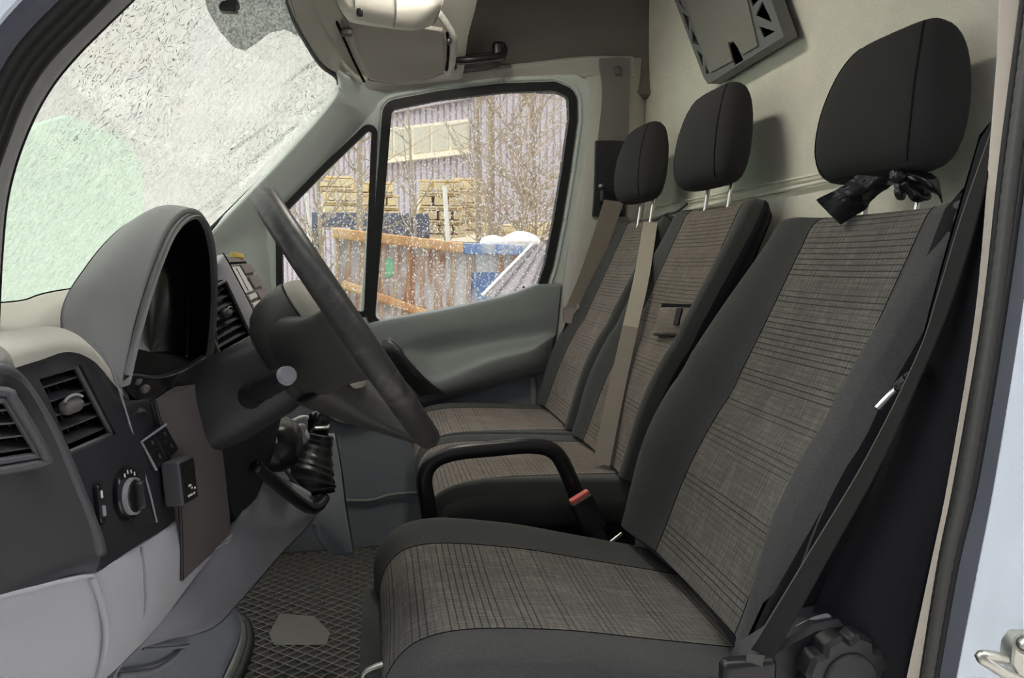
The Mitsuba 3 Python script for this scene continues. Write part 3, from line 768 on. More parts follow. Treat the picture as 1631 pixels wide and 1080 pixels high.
# small box with a display
c = A(278, 768, y=.632); a = unit(A(300, 757, y=.60) - c); b = unit(A(286, 800, y=.628) - c); n = unit(np.cross(a, b)); n = n if n @ (CAM - c) > 0 else -n; b = unit(b - a * (a @ b))
thing('display_module', 'small black display module stuck on the facia below the switch bank', 'display')
Mx = np.stack([a, b, n], 1)
add('display_module__case', rbox(.036, .056, .024, .003, c + n * .004 + a * .004, Mx), 'roll', True)
add('display_module__face', rbox(.030, .050, .003, .001, c + n * .0165 + a * .004, Mx), 'gloss_black', True)
add('display_module__screen', rbox(.022, .022, .001, .0004, c + n * .0182 + a * .004 - b * .010, Mx), 'lcd', False)
add('display_module__mark', cat(*[rbox(w, .0026, .001, .0003, c + n * .0183 + a * (.004 + x) + b * y, Mx) for x, y, w in ((-.002, .006, .006), (.002, .010, .003), (-.007, .018, .004), (-.001, .018, .005), (.006, .018, .004), (.009, .012, .003))]), 'mark', False)

# radio: upper console block with its buttons
thing('radio', 'beige faced car radio with silver buttons on top of the middle console', 'radio')
rq = AY((348, 404, .10), (384, 406, -.02), (440, 492, -.05), (405, 518, .08))
rn = unit(np.cross(rq[1] - rq[0], rq[3] - rq[0])); rn = rn if rn @ (CAM - rq[0]) > 0 else -rn
R = lambda s, t: (rq[0] * (1 - s) + rq[1] * s) * (1 - t) + (rq[3] * (1 - s) + rq[2] * s) * t
def rpatch(s0, s1, t0, t1, z, t=.004):
    return slab(np.array([[R(s0, t0), R(s1, t0)], [R(s0, t1), R(s1, t1)]]) + rn * z, t)
add('radio__body', slab(np.array([[R(s, t) + rn * (0 if t > .05 else -.008) for s in (0, .5, 1)] for t in (-.02, .06, .5, 1.0)]), .06), 'radio_face', 40)
add('radio__display', rpatch(.10, .52, .20, .58, .004), 'radio_silver', False)
add('radio__bezel', rpatch(.30, .34, .22, .56, .0046, .001), 'rubber_grey', False)
for k, (s0, s1, t0, t1, mt) in enumerate([(.56, 1.0, .18, .32, 'radio_face'), (.60, 1.0, .38, .56, 'radio_face'), (.20, .52, .62, .69, 'radio_silver'), (.20, .52, .74, .81, 'radio_silver'), (.20, .52, .86, .93, 'radio_silver'), (.58, .98, .62, .95, 'radio_face')]):
    add('radio__button' + (f'_{k:03d}' if k else ''), rpatch(s0, s1, t0, t1, .006, .008), mt, False)
add('radio__slot', rpatch(.05, 1.0, .12, .15, .001, .002), 'hollow', False)
add('radio__sticker', slab(np.array([[A(366, 402, y=.03), A(384, 405, y=-.02)], [A(364, 410, y=.04), A(388, 412, y=-.02)]]) + rn * .004, .001), 'sticker', False)

# middle console, gear lever and key area
thing('gear_lever', 'black gear lever with a leather gaiter and silver topped knob by the middle console', 'gear lever')
gait = [(513, 692, .13, .022), (508, 712, .135, .027), (497, 740, .145, .044), (488, 766, .16, .056), (487, 784, .165, .056)]
pth = np.array([A(u, v, y=y) for u, v, y, r in gait]); rad = np.array([g[3] for g in gait])
pp = crp(np.c_[pth, rad], 6)
gm = tube(pp[:, :3], pp[:, 3] * (1 + .05 * np.sin(np.arange(len(pp)) * 2.1)), 20)
add('gear_lever__gaiter', gm, 'plastic_black', True)
add('gear_lever__knob', rbox(.045, .05, .06, .02, A(508, 676, y=.10)), 'gloss_black', True)
add('gear_lever__cap', rbox(.03, .03, .008, .004, A(513, 680, y=.125), np.eye(3)), 'chrome', True)
thing('middle_console', 'grey console below the wheel that carries the gear lever', 'console')
cons = [[(396, 742, .34), (440, 700, .25), (470, 670, .2)], [(424, 772, .30), (455, 735, .21), (490, 700, .12)], [(462, 795, .24), (480, 765, .16), (510, 730, .05)], [(500, 812, .18), (512, 795, .13), (530, 770, .0)]]
add('middle_console__top', qnet(cons, pu=5, pv=5, t=.02), 'pillar_trim' if False else 'plastic_under', True)
add('middle_console__border', tube(cr(AY((406, 742, .46), (436, 767, .42), (470, 795, .36), (494, 810, .29), (508, 806, .24), (517, 794, .20)), 40), .010, 10), 'plastic_black', True)
add('middle_console__gaiter_frame', tube(cr(AY((447, 738, .26), (466, 732, .235), (474, 718, .22)), 16), .005, 8), 'radio_silver', True)
add('middle_console__gaiter_frame_001', tube(cr(AY((447, 738, .26), (466, 764, .25), (495, 794, .225)), 16), .003, 8), 'plastic_strip', True)
side = [[(470, 680, .05), (520, 690, -.02), (535, 690, -.06)], [(500, 740, .06), (526, 745, 0), (545, 745, -.06)], [(510, 800, .10), (528, 805, .04), (552, 800, -.06)], [(505, 830, .12), (530, 850, .04), (560, 850, -.06)], [(500, 850, .10), (530, 884, .02), (565, 884, -.06)]]
add('middle_console__side', qnet(side, pu=5, pv=4, t=.02), 'door_lower', True)
thing('ignition_shroud', 'black shroud round the ignition lock below the steering column', 'shroud')
add('ignition_shroud__body', rbox(.10, .11, .085, .03, A(432, 708, y=.30)), 'plastic_black', True)
add('ignition_shroud__plate', qnet([[(422, 704, .365), (441, 696, .36)], [(423, 712, .365), (442, 705, .36)]], pu=1, pv=1, t=.002), 'radio_silver', False)
add('ignition_shroud__ring', tube(cr(AY((462, 698, .24), (470, 684, .24), (482, 680, .23), (478, 694, .22), (466, 700, .23)), 30), .006, 8), 'radio_silver', True)
add('ignition_shroud__ring_001', tube(cr(AY((464, 672, .25), (480, 665, .24), (490, 665, .23)), 16), .004, 8), 'radio_silver', True)

# ------------------------------------------------------------------ steering wheel and column
thing('steering_wheel', 'black steering wheel with a worn rim seen from the side', 'steering wheel')
WT, WB = A(424, 318, y=.50), A(678, 690, y=.50)
WC = (WT + WB) / 2; wa = unit(WT - WB)                     # up along the wheel
wy = unit([.0, 1, 0]); wn = unit(np.cross(wa, wy)); wn = wn if wn[0] < 0 else -wn   # towards the driver
wy = unit(wy + wn * .07); wy = unit(wy - wa * (wa @ wy)); wn = np.cross(wy, wa) if np.cross(wy, wa) @ wn > 0 else -np.cross(wy, wa)
RW = np.linalg.norm(WT - WB) / 2
th = np.linspace(0, 2 * np.pi, 120, endpoint=False)
rimp = WC + RW * (np.cos(th)[:, None] * wa + np.sin(th)[:, None] * wy)
add('steering_wheel__rim', tube(rimp, .0178, 18, True, flat=1.0), 'wheel_skin', True)
W = lambda a, y, n: WC + wa * a + wy * y + wn * n
# spokes: two wide low arms each side, one broad plate
def spoke(sgn):
    rows = []
    for t_ in np.linspace(0, 1, 14):
        yy = sgn * (.05 + t_ * (RW - .05)); ha = .066 - .030 * t_ + .020 * t_ ** 4; hn = .044 - .028 * t_ ** .8; cn = -.078 + .078 * t_ ** 1.5; ca = -.004 - .012 * t_
        rows.append([W(ca + ha * math.cos(w) * (abs(math.cos(w)) ** -.25 if abs(math.cos(w)) > .05 else 1), yy, cn + hn * math.sin(w)) for w in np.linspace(0, 2 * np.pi, 24, endpoint=False)])
    return loft(rows)
add('steering_wheel__spoke', spoke(1), 'wheel_spoke', True)
add('steering_wheel__spoke_001', spoke(-1), 'wheel_spoke', True)
lowsp = []
for t_ in np.linspace(0, 1, 14):
    aa = -.05 - t_ * (RW - .05); hy = .100 - .012 * t_ - .02 * math.sin(math.pi * t_); hn = .046 - .030 * t_ ** .9; cn = -.080 + .080 * t_ ** 1.4
    lowsp.append([W(aa, hy * math.cos(w), cn + hn * math.sin(w)) for w in np.linspace(0, 2 * np.pi, 28, endpoint=False)])
add('steering_wheel__spoke_002', loft(lowsp), 'wheel_spoke', True)
def puck(r, z0, z1, k=.75, ry=1.0, e=2.6):
    rings = []
    for z, f in [(z0, .9), (z0 + .004, 1)] + [(z0 + (z1 - z0) * t, 1 - (1 - k) * t ** 2.2) for t in np.linspace(.1, .85, 7)] + [(z1 - .002, k * .86), (z1, k * .7)]:
        w = np.linspace(0, 2 * np.pi, 40, endpoint=False); cs, sn = np.cos(w), np.sin(w)
        rr = (np.abs(cs) ** e + np.abs(sn) ** e) ** (-1 / e)
        rings.append([W(r * f * rr[i] * cs[i], r * f * ry * rr[i] * sn[i], z) for i in range(40)])
    return loft(rings)
add('steering_wheel__hub_cover', loft([[W(r * math.cos(w) * (1.0 if math.cos(w) > 0 else 1.05), r * math.sin(w), z) for w in np.linspace(0, 2 * np.pi, 48, endpoint=False)] for z, r in ((-.125, .045), (-.123, .062), (-.112, .078), (-.095, .089), (-.075, .094), (-.052, .096), (-.047, .095))]), 'wheel_spoke', True)
add('steering_wheel__airbag_pad', puck(.094, -.050, -.012, .80, 1.0), 'hub_pad', True)
thing('steering_column', 'dark plastic shroud of the steering column behind the wheel', 'steering column')
col = []
ax = unit(A(335, 628, y=.50) - WC)
for s, rz, ry in ((.085, .040, .050), (.092, .052, .060), (.12, .060, .066), (.16, .062, .068), (.20, .064, .068), (.245, .06, .06)):
    w = np.linspace(0, 2 * np.pi, 36, endpoint=False); e = 3.0
    rr = (np.abs(np.cos(w)) ** e + np.abs(np.sin(w)) ** e) ** (-1 / e)
    bb = unit(np.cross(ax, [0, 1, 0])); bb = bb if bb[2] > 0 else -bb
    col.append([WC + ax * s - np.array([0, 0, .018]) + bb * rz * rr[i] * math.cos(w[i]) + np.array([0, 1, 0]) * ry * rr[i] * math.sin(w[i]) for i in range(36)])
add('steering_column__shroud', loft(col), 'plastic_dark', 50)
def stalk(key, p0, p1, r0=.008, r1=.0125):
    d = unit(p1 - p0); L = np.linalg.norm(p1 - p0)
    P = [p0 + d * L * t for t in (0, .3, .42, .5, .6, .8, .86, .93, .98, 1)]
    add(key, tube(np.array(P), [r0, r0, r0 * 1.15, r1 * 1.02, r1 * 1.08, r1 * 1.08, r1 * .94, r1 * .94, r1 * .86, r1 * .6], 16), 'plastic_black', 40)
    add(key + '__tip', tube(np.array([p1 - d * .006, p1 + d * .0018]), [r1 * .92, r1 * .80], 16), 'plastic_under', 40)
stalk('steering_column__stalk', A(398, 632, y=.585), A(459, 597, y=.665), .013, .0135)
rp = A(398, 632, y=.585)
add('steering_column__stalk_ring', tube(np.array([rp, rp + (A(459, 597, y=.665) - rp) * .22]), [.017, .0145], 16), 'plastic_black', 40)

# ------------------------------------------------------------------ seats
def ring_section(w, yc, nf, b, rb, th, nC=15, nB=12, nS=8):
    """cross-section (y, n): front centre, bolsters, sides, back.  Order: from -w around the front to +w then the back."""
    ys, ns = [], []
    yc_ = np.linspace(-yc, yc, nC)
    cen = [(y, nf + .004 * (y / yc) ** 2) for y in yc_]
    bol = []
    for t in np.linspace(0, 1, nB + 1)[1:]:
        y = yc + (w - yc) * t
        up = b * math.sin(min(1, t / .72) * math.pi / 2) ** 1.4
        if t > .72:
            k = (t - .72) / .28; up -= rb * (1 - math.sqrt(max(0, 1 - k ** 2.4)))
        bol.append((y, nf + .004 + up))
    sy, sn = bol[-1]
    side = [(w + .006 * math.sin(t * math.pi), sn + (-th + .02 - sn) * t) for t in np.linspace(0, 1, nS + 1)[1:]]
    back = [(w - .02 - (2 * w - .04) * t, -th) for t in np.linspace(0, 1, 9)]
    left_side = [(-y, n) for y, n in side[::-1]]; left_bol = [(-y, n) for y, n in bol[::-1]]
    pts = left_side + left_bol + cen + bol + side + back
    i0 = len(left_side); i1 = i0 + nB; i2 = i1 + nC; i3 = i2 + nB; i4 = i3 + nS
    return np.array(pts), (i0, i1, i2, i3, i4)


def build_seat_part(prefix, rows, names, mats, uvscale=True, close=True):
    """rows: list of (origin, a(y-axis), n(normal), section args, shrink).  Splits the lofted skin into centre panel, two bolsters and the shell."""
    rings = []
    for O, Y, N, sec, sh in rows:
        pts, I = ring_section(*sec)
        c = np.array([0, (pts[:, 1].max() + pts[:, 1].min()) / 2])
        pts = c + (pts - c) * np.array([sh, sh]) if np.isscalar(sh) else c + (pts - c) * np.array(sh)
        rings.append(O + pts[:, :1] * Y + pts[:, 1:] * N)
    R = np.array(rings); i0, i1, i2, i3, i4 = I
    dv = np.r_[0, np.cumsum(np.linalg.norm(np.diff(R[:, (i1 + i2) // 2], axis=0), axis=1))]
    def sub(a, b, key, mat, uv=False):
        G = R[:, a:b]
        m = gridmesh(G)
        if uv:
            du = np.linalg.norm(np.diff(G, axis=1), axis=2).mean(0); u = np.r_[0, np.cumsum(du)]
            UV = np.stack(np.meshgrid(u + 1.0, dv + 1.0), -1).reshape(-1, 2)
            add(key, m, mat, True, uv=UV)
        else: add(key, m, mat, True)
    sub(i1, i2, prefix + names[0], mats[0], True)
    sub(i0, i1 + 1, prefix + names[1], mats[1]); sub(i2 - 1, i3, prefix + names[1] + '_001', mats[1])
    # shell: sides and back
    n = R.shape[1]; idx = list(range(i3 - 1, n)) + list(range(0, i0 + 1))
    G = R[:, idx]; m = gridmesh(G)
    caps = []
    for ring in (R[0], R[-1]):
        c = ring.mean(0); V = np.vstack([ring, c]); caps.append(trimesh.Trimesh(V, [(k, (k + 1) % n, n) for k in range(n)], process=False))
    add(prefix + names[2], cat(m, *caps), mats[2], 60)
    for k, i in enumerate((i1, i2 - 1)):
        add(prefix + names[0] + '_seam' + (f'_{k:03d}' if k else ''), tube(cr(R[:, i], 80), .0011, 6), 'piping', True)
    return R, I


def backrest(prefix, yc0, J, rec, H, w0, w1, cw0, cw1, bol, th, cap=.035, plaid='plaid', roll=.0):
    a = np.array([-math.sin(rec), 0, math.cos(rec)]); N = np.array([math.cos(rec), 0, math.sin(rec)]); Y = np.array([0, 1.0, 0])
    rows = []
    for s in np.linspace(0, 1, 26):
        w = w0 + (w1 - w0) * s ** 2.2; cw = cw0 + (cw1 - cw0) * s
        b = bol * (.55 + .62 * math.sin(math.pi * min(1, s * .95 + .08)) ** 1.2 - .15 * s)
        lum = .014 * math.exp(-((s - .28) / .20) ** 2) - .005 * math.exp(-((s - .50) / .025) ** 2)
        t = th * (1 - .25 * s)
        rows.append((J + np.array([0, yc0, 0]) + a * H * s + np.array([0, 0, 0]), Y, N, (w, cw, lum, b, .032, t), 1.0))
    for k in np.linspace(0, 1, 8)[1:]:
        ang = k * math.pi / 2 * .96
        sx = 1 - .11 * (1 - math.cos(ang)) ; sn = math.cos(ang) * .9 + .1
        rows.append((J + np.array([0, yc0, 0]) + a * (H + cap * math.sin(ang)), Y, N, (w, cw, lum, b, .032, t), (sx, max(sn, .12))))
    return build_seat_part(prefix, rows, ('__back_panel', '__back_bolster', '__back_shell'), (plaid, 'fabric', 'navy_dark')), a, N


def cushion(prefix, yc0, pts, w0, w1, cw, bol, th, plaid='plaid'):
    """pts: side profile (x, z, shrink) from the rear to the front roll."""
    P = crp(np.array(pts, float), 6); rows = []
    d = np.gradient(P[:, :2], axis=0)
    for k, (x, z) in enumerate(P[:, :2]):
        s = k / (len(P) - 1); t = unit([d[k, 0], 0, d[k, 1]]); N = np.cross(t, [0, -1.0, 0]) ; N = N if N[2] > -.5 and (N[2] > 0 or N[0] > 0) else -N
        w = w0 + (w1 - w0) * s
        b = bol * min(1, .25 + s * 1.6) * (1 if s < .75 else max(.25, 1 - (s - .75) / .25))
        rows.append((np.array([x, yc0, z]), np.array([0, 1.0, 0]), N, (w, cw * (.76 + .24 * min(1, s * 1.3)), 0, b, .030, min(th, max(.02, P[k, 2]))), 1.0))
    return build_seat_part(prefix, rows, ('__cushion_panel', '__cushion_bolster', '__cushion_shell'), (plaid, 'fabric', 'fabric'))


def headrest(prefix, c, wbot, wtop, h, dep, tilt, mat='headrest_cloth', posts=.06, pl=.10):
    a = np.array([-math.sin(tilt), 0, math.cos(tilt)]); N = np.array([math.cos(tilt), 0, math.sin(tilt)]); Y = np.array([0, 1.0, 0])
    rings = []; w = np.linspace(0, 2 * np.pi, 56, endpoint=False)
    S = np.r_[-1, -.985, -.94, -.86, np.linspace(-.75, .55, 9), .68, .80, .89, .95, .985, 1]
    for s in S:
        e = 3.4
        env = (1 - abs(s) ** 4.0) ** (1 / 2.4) if abs(s) < 1 else 0.0
        env = max(env, .25)
        half = (wbot + (wtop - wbot) * max(0, s * .62 + .38) ** 2.0) * (.72 + .28 * env)
        d = dep * (1.0 - .20 * max(0, s)) * (.30 + .70 * env)
        rr = (np.abs(np.cos(w)) ** e + np.abs(np.sin(w)) ** e) ** (-1 / e)
        fr = .016 * (1 - s * s)
        rings.append([c + a * s * h / 2 + N * (d / 2 * rr[i] * math.cos(w[i]) + (fr * (1 - math.sin(w[i]) ** 2) if math.cos(w[i]) > 0 else 0)) + Y * half * rr[i] * math.sin(w[i]) for i in range(56)])
    add(prefix + '__headrest', loft(rings), mat, 60)
    R = np.array(rings)
    for k, i in enumerate((7, 49)):
        add(prefix + '__headrest__seam' + (f'_{k:03d}' if k else ''), tube(cr(R[2:-2, i], 40), .0016, 6), 'piping', True)
    for k, s in enumerate((-1, 1)):
        p = c + Y * s * posts - a * (h / 2 - .02) - N * .034
        add(prefix + '__headrest__post' + (f'_{k:03d}' if k else ''), tube(np.array([p, p - a * pl]), .0050, 12), 'chrome', True)
    return a, N


thing('driver_seat', 'large dark grey driver seat with striped cloth and a tied plastic bag at its headrest', 'seat')
JD = np.array([-.50, 0, .43])
(RD, ID), aD, ND = backrest('driver_seat', .505, JD, math.radians(25), .655, .268, .238, .152, .140, .060, .085)
cushion('driver_seat', .51, [(-.56, .385, .10), (-.48, .403, .10), (-.36, .430, .11), (-.24, .457, .11), (-.12, .474, .10), (-.055, .473, .10), (-.018, .456, .09), (.006, .415, .06), (.010, .355, .03), (.0, .30, .02)], .258, .255, .165, .016, .11)
headrest('driver_seat', np.array([-.822, .500, 1.222]), .143, .100, .228, .105, math.radians(9), posts=.062, pl=.14)
add('driver_seat__base', cat(rbox(.46, .44, .16, .03, (-.30, .51, .24)), rbox(.44, .42, .2, .02, (-.30, .51, .09))), 'navy_dark', 40)
add('driver_seat__back_cover', qnet([[(1532, 335, .73), (1560, 300, .70)], [(1440, 560, .755), (1500, 540, .72)], [(1300, 830, .77), (1420, 820, .74)], [(1200, 1040, .775), (1380, 1080, .75)]], pu=6, pv=4, t=.02), 'navy_dark', True)
# recliner cover and hand wheel on the near side
c = A(1318, 1042, y=.80)
cov = [(1165, 1075), (1190, 1040), (1240, 1008), (1285, 985), (1330, 976), (1362, 990), (1384, 1030), (1392, 1080), (1392, 1130), (1165, 1130)]
add('driver_seat__side_cover', prism([(A(u, v, y=.80)[0], A(u, v, y=.80)[2]) for u, v in cov], -.02, .03, .006, (0, .80, 0), (1, 0, 0), (0, 0, 1)), 'plastic_dark', 40)
add('driver_seat__cover_rim', tube(cr(AY(*[(u, v, .803) for u, v in [(1222, 1034), (1250, 1014), (1290, 992), (1330, 982), (1360, 996), (1376, 1025)]]), 40), .005, 8), 'plastic_under', True)
knob = []
for t in np.linspace(0, 2 * np.pi, 96, endpoint=False):
    r = .056 - .008 * max(0, math.cos(t * 8)) ** 2; knob.append((r * math.cos(t), r * math.sin(t)))
kc = A(1328, 1062, y=.82)
add('driver_seat__recliner_wheel', prism(knob, -.03, .0, .005, kc, (1, 0, 0), (0, 0, 1)), 'plastic_black', 40)
add('driver_seat__recliner_wheel__boss', cat(prism([(.034 * math.cos(t), .034 * math.sin(t)) for t in np.linspace(0, 2 * np.pi, 40, endpoint=False)], -.035, .002, .002, kc, (1, 0, 0), (0, 0, 1))), 'plastic_dark', 40)
add('driver_seat__fold_lever', tube(cr(AY((1443, 601, .80), (1462, 593, .815), (1482, 586, .815)), 12), .0055, 10), 'plastic_black', True)
add('driver_seat__fold_lever__rod', tube(AY((1397, 651, .79), (1430, 616, .79)), .0042, 10), 'chrome', True)
add('driver_seat__fold_lever__joint', tube(AY((1428, 618, .792), (1445, 601, .80)), .0062, 10), 'plastic_black', True)
add('driver_seat__slide_bar', tube(cr(AY((612, 1058, .62), (590, 1066, .62), (579, 1075, .62), (577, 1100, .62)), 24), .005, 8), 'steel', True)
plab('driver_seat__headrest', 'black cloth headrest'); plab('driver_seat__recliner_wheel', 'black scalloped hand wheel')

thing('passenger_bench', 'double passenger bench of brown and grey checked cloth with two headrests', 'bench seat')
JB = np.array([-.53, 0, .49])
backrest('passenger_bench__outer', -.560, JB, math.radians(24.5),   .645, .208, .195, .140, .135, .028, .07, plaid='plaid_brown')
backrest('passenger_bench__inner', -.092, JB, math.radians(24.5), .65, .218, .210, .150, .145, .030, .075, plaid='plaid_brown')
for nm, yy in (('outer', -.545), ('inner', -.11)):
    cushion('passenger_bench__' + nm, yy, [(-.60, .475, .10), (-.50, .482, .10), (-.36, .489, .11), (-.24, .492, .11), (-.17, .488, .10), (-.12, .472, .09), (-.092, .435, .06), (-.088, .38, .03)], .217, .214, .185, .010, .11, plaid='plaid_brown')
headrest('passenger_bench__outer', np.array([-.795, -.555, 1.268]), .134, .100, .228, .10, math.radians(8), posts=.052, pl=.16)
headrest('passenger_bench__inner', np.array([-.805, -.095, 1.268]), .140, .104, .232, .10, math.radians(8), posts=.062, pl=.16)
add('passenger_bench__base', cat(rbox(.44, .86, .14, .03, (-.34, -.33, .34)), rbox(.40, .82, .28, .02, (-.36, -.33, .14))), 'navy_dark', 40)
aB = np.array([-math.sin(math.radians(24.5)), 0, math.cos(math.radians(24.5))]); NB = np.array([aB[2], 0, -aB[0]])
def onback(u, v, off=.012):
    """point of the bench backrest plane, off metres proud"""
    d = RT * (u - CX) - UP * (v - CY) + FW * FPX; O = JB + NB * off
    return CAM + d * ((O - CAM) @ NB) / (d @ NB)
ft = crp(np.array([[onback(1052, 489, .022), onback(1080, 489, .024), onback(1106, 491, .022)], [onback(1045, 512, .024), onback(1074, 512, .026), onback(1099, 514, .024)], [onback(1040, 534, .016), onback(1068, 534, .018), onback(1092, 536, .016)]]), 4)
ftm = slab(ft, .02)
add('passenger_bench__folding_table', ftm, 'plaid_brown', True, uv=np.c_[ftm.vertices[:, 1] + 2, ftm.vertices[:, 2] * 1.1])
add('passenger_bench__folding_table__strap', slab(np.array([[onback(1078, 490, .029), onback(1086, 490, .029)], [onback(1072, 517, .030), onback(1079, 517, .030)]]), .003), 'webbing', False)
add('passenger_bench__folding_table__slot', slab(np.array([[onback(1054, 483, .018), onback(1110, 485, .018)], [onback(1053, 490, .022), onback(1108, 492, .022)]]), .004), 'hollow', False)
add('passenger_bench__back_button', tube(np.array([onback(1004, 514, .012), onback(1004, 514, .020)]), [.006, .004], 12), 'steel', True)
add('passenger_bench__cable', tube(cr(np.array([A(1040, 351, x=-.80), A(1062, 341, x=-.80), A(1078, 337, x=-.80), A(1094, 325, x=-.80)]), 20), .0035, 6), 'plastic_black', True)

# tubular guard rail between driver seat and bench
thing('guard_rail', 'black tubular guard rail beside the checked bench cushion', 'rail')
gp = [(690, 880, .17), (682, 810, .17), (676, 762, .17), (690, 735, .17), (725, 721, .17), (790, 714, .17), (845, 710, .17), (880, 718, .17), (900, 745, .17), (922, 800, .17), (940, 850, .17)]
add('guard_rail', tube(cr(AY(*gp), 90), .0165, 16), 'plastic_black', True)

# ------------------------------------------------------------------ belts
def band(key, pts, widths, side, mat, t=.0016, per=8, tw=None):
    """webbing along pts; side = direction of its width (one for all or one per point)"""
    P = crp(np.asarray(pts, float), per); W_ = crp(np.asarray(widths, float)[:, None], per)[:, 0]
    S = np.broadcast_to(np.asarray(side, float), (len(pts), 3)); S = crp(S, per)
    S /= np.linalg.norm(S, axis=1, keepdims=True)
    G = np.stack([P - S * W_[:, None] / 2, P, P + S * W_[:, None] / 2], 1)
    return add(key, slab(G, t), mat, 40)


thing('seat_belt', 'dark grey driver seat belt hanging down beside the driver seat', 'seat belt')
L_ = AY((1584, 196, .845), (1532, 345, .83), (1494, 470, .82), (1462, 565, .815), (1380, 730, .81), (1290, 880, .812), (1196, 1035, .815))
R_ = AY((1590, 200, .862), (1556, 345, .862), (1518, 470, .855), (1480, 565, .85), (1402, 738, .845), (1318, 890, .84), (1232, 1050, .835))
add('seat_belt__webbing', slab(crp(np.stack([L_, R_], 1), 8), .0016), 'webbing', 40)
add('seat_belt__stitching', slab(np.array([[A(1190, 1042, y=.837), A(1218, 1045, y=.84)], [A(1188, 1060, y=.837), A(1214, 1063, y=.84)]]), .002), 'rubber_grey', False)
add('seat_belt__edge', tube(cr(L_, 60), .0014, 6), 'rubber_grey', True)
add('seat_belt__anchor', cat(rbox(.07, .02, .05, .008, A(1190, 1078, y=.83))), 'plastic_black', True)
thing('seat_belt_001', 'brown grey passenger belt with a metal tongue running down the far door pillar', 'seat belt')
L_ = AY((962, 318, -.775), (946, 370, -.76), (922, 440, -.745), (900, 492, -.735)); R_ = AY((994, 322, -.765), (976, 370, -.75), (952, 440, -.738), (926, 494, -.728))
add('seat_belt_001__webbing', slab(crp(np.stack([L_, R_], 1), 8), .0016), 'webbing_light', 40)
L_ = AY((900, 515, -.735), (893, 545, -.735), (880, 610, -.735), (866, 672, -.735)); R_ = AY((918, 515, -.728), (912, 545, -.728), (900, 612, -.728), (888, 676, -.728))
add('seat_belt_001__lower_webbing', slab(crp(np.stack([L_, R_], 1), 8), .0016), 'webbing', 40)
add('seat_belt_001__tongue', prism([(A(u, v, y=-.725)[0], A(u, v, y=-.725)[2]) for u, v in [(897, 489), (916, 491), (922, 484), (924, 490), (914, 500), (910, 516), (897, 514)]], 0, .004, .001, (0, -.725, 0), (1, 0, 0), (0, 0, 1)), 'chrome', 40)
plab('seat_belt_001__tongue', 'bright metal buckle tongue')
add('seat_belt_001__upper_guide', cat(rbox(.05, .03, .05, .01, A(966, 312, y=-.79))), 'plastic_black', True)
add('seat_belt_001__guide_bolt', tube(AY((957, 296, -.78), (957, 296, -.77)), [.010, .007], 12), 'steel', True)
thing('seat_belt_002', 'tan belt lying down the seam between the two bench backrests', 'seat belt')
mb = [onback(1036, 354, .034), onback(1022, 440, .044), onback(1004, 520, .040), onback(982, 620, .036), onback(958, 738, .030)]
sd = [unit([-.62, .78, -.1])] * 5
mt = [p for p in mb]
band('seat_belt_002__webbing', mt[:3], [.046, .046, .046], sd[:3], 'webbing_tan')
band('seat_belt_002__lower_webbing', mt[2:], [.046, .046, .046], sd[2:], 'webbing_light')
def buckle(key, label, top, bot, w, across):
    thing(key, label, 'buckle')
    d = unit(bot - top); L = np.linalg.norm(bot - top); s = unit(across - d * (across @ d)); n = np.cross(d, s); M = np.stack([s, d, n], 1)
    add(key + '__case', rbox(w, L, .022, .004, (top + bot) / 2, M), 'plastic_black', 40)
    add(key + '__button', rbox(w * .92, .012, .016, .003, top - d * .003, M), 'red', True)
    if L > .05:
        add(key + '__stalk', rbox(w * .7, L * .7, .012, .004, bot + d * L * .2, M), 'plastic_dark', True)
buckle('belt_buckle', 'black belt buckle with a red button in front of the guard rail', A(924, 794, y=.225), A(948, 846, y=.225), .048, A(944, 784, y=.215) - A(906, 800, y=.225))
buckle('belt_buckle_001', 'small red belt buckle on the bench where its two backrests meet', A(918, 727, y=-.26), A(924, 738, y=-.26), .042, A(929, 718, y=-.28) - A(908, 734, y=-.26))
add('driver_seat__buckle_strap', tube(AY((970, 866, .26), (990, 850, .25)), .004, 8), 'steel', True)

# ------------------------------------------------------------------ black plastic bag knotted round the driver headrest post
thing('plastic_bag', 'black plastic bag knotted like a bow below the driver headrest', 'plastic bag')
def crumple(rows, amp, seed, key):
    G = net([AY(*r) for r in rows], pu=9, pv=9, t=0)
    N = gnormals(G); f = meshkit.fbm(G * 55 + seed, 3, seed) - .5; f2 = np.abs(meshkit.noise(G * 28 + seed * 3, seed) - .5)
    G = G + N * (amp * f + amp * 1.2 * f2)[..., None]
    add(key, slab(G, .0012), 'film', 25)
crumple([[(1300, 318, 0.455), (1316, 336, 0.455), (1339, 358, 0.455)], [(1340, 298, 0.465), (1352, 315, 0.475), (1376, 336, 0.465)], [(1366, 278, 0.485), (1384, 292, 0.495), (1400, 312, 0.485)], [(1400, 268, 0.515), (1416, 284, 0.525), (1422, 296, 0.515)], [(1430, 274, 0.555), (1434, 282, 0.560), (1432, 290, 0.555)]], .012, 3, 'plastic_bag__left_tail')
crumple([[(1430, 274, 0.555), (1434, 282, 0.560), (1430, 290, 0.555)], [(1446, 276, 0.565), (1444, 292, 0.580), (1434, 300, 0.565)], [(1468, 288, 0.570), (1462, 306, 0.585), (1450, 318, 0.575)], [(1486, 304, 0.575), (1482, 318, 0.585), (1462, 324, 0.575)]], .012, 5, 'plastic_bag__right_tail')
crumple([[(1442, 272, 0.575), (1462, 272, 0.585), (1484, 276, 0.595)], [(1450, 280, 0.585), (1474, 286, 0.600), (1496, 296, 0.605)], [(1488, 306, 0.585), (1496, 312, 0.600), (1502, 324, 0.605)]], .008, 9, 'plastic_bag__loop')
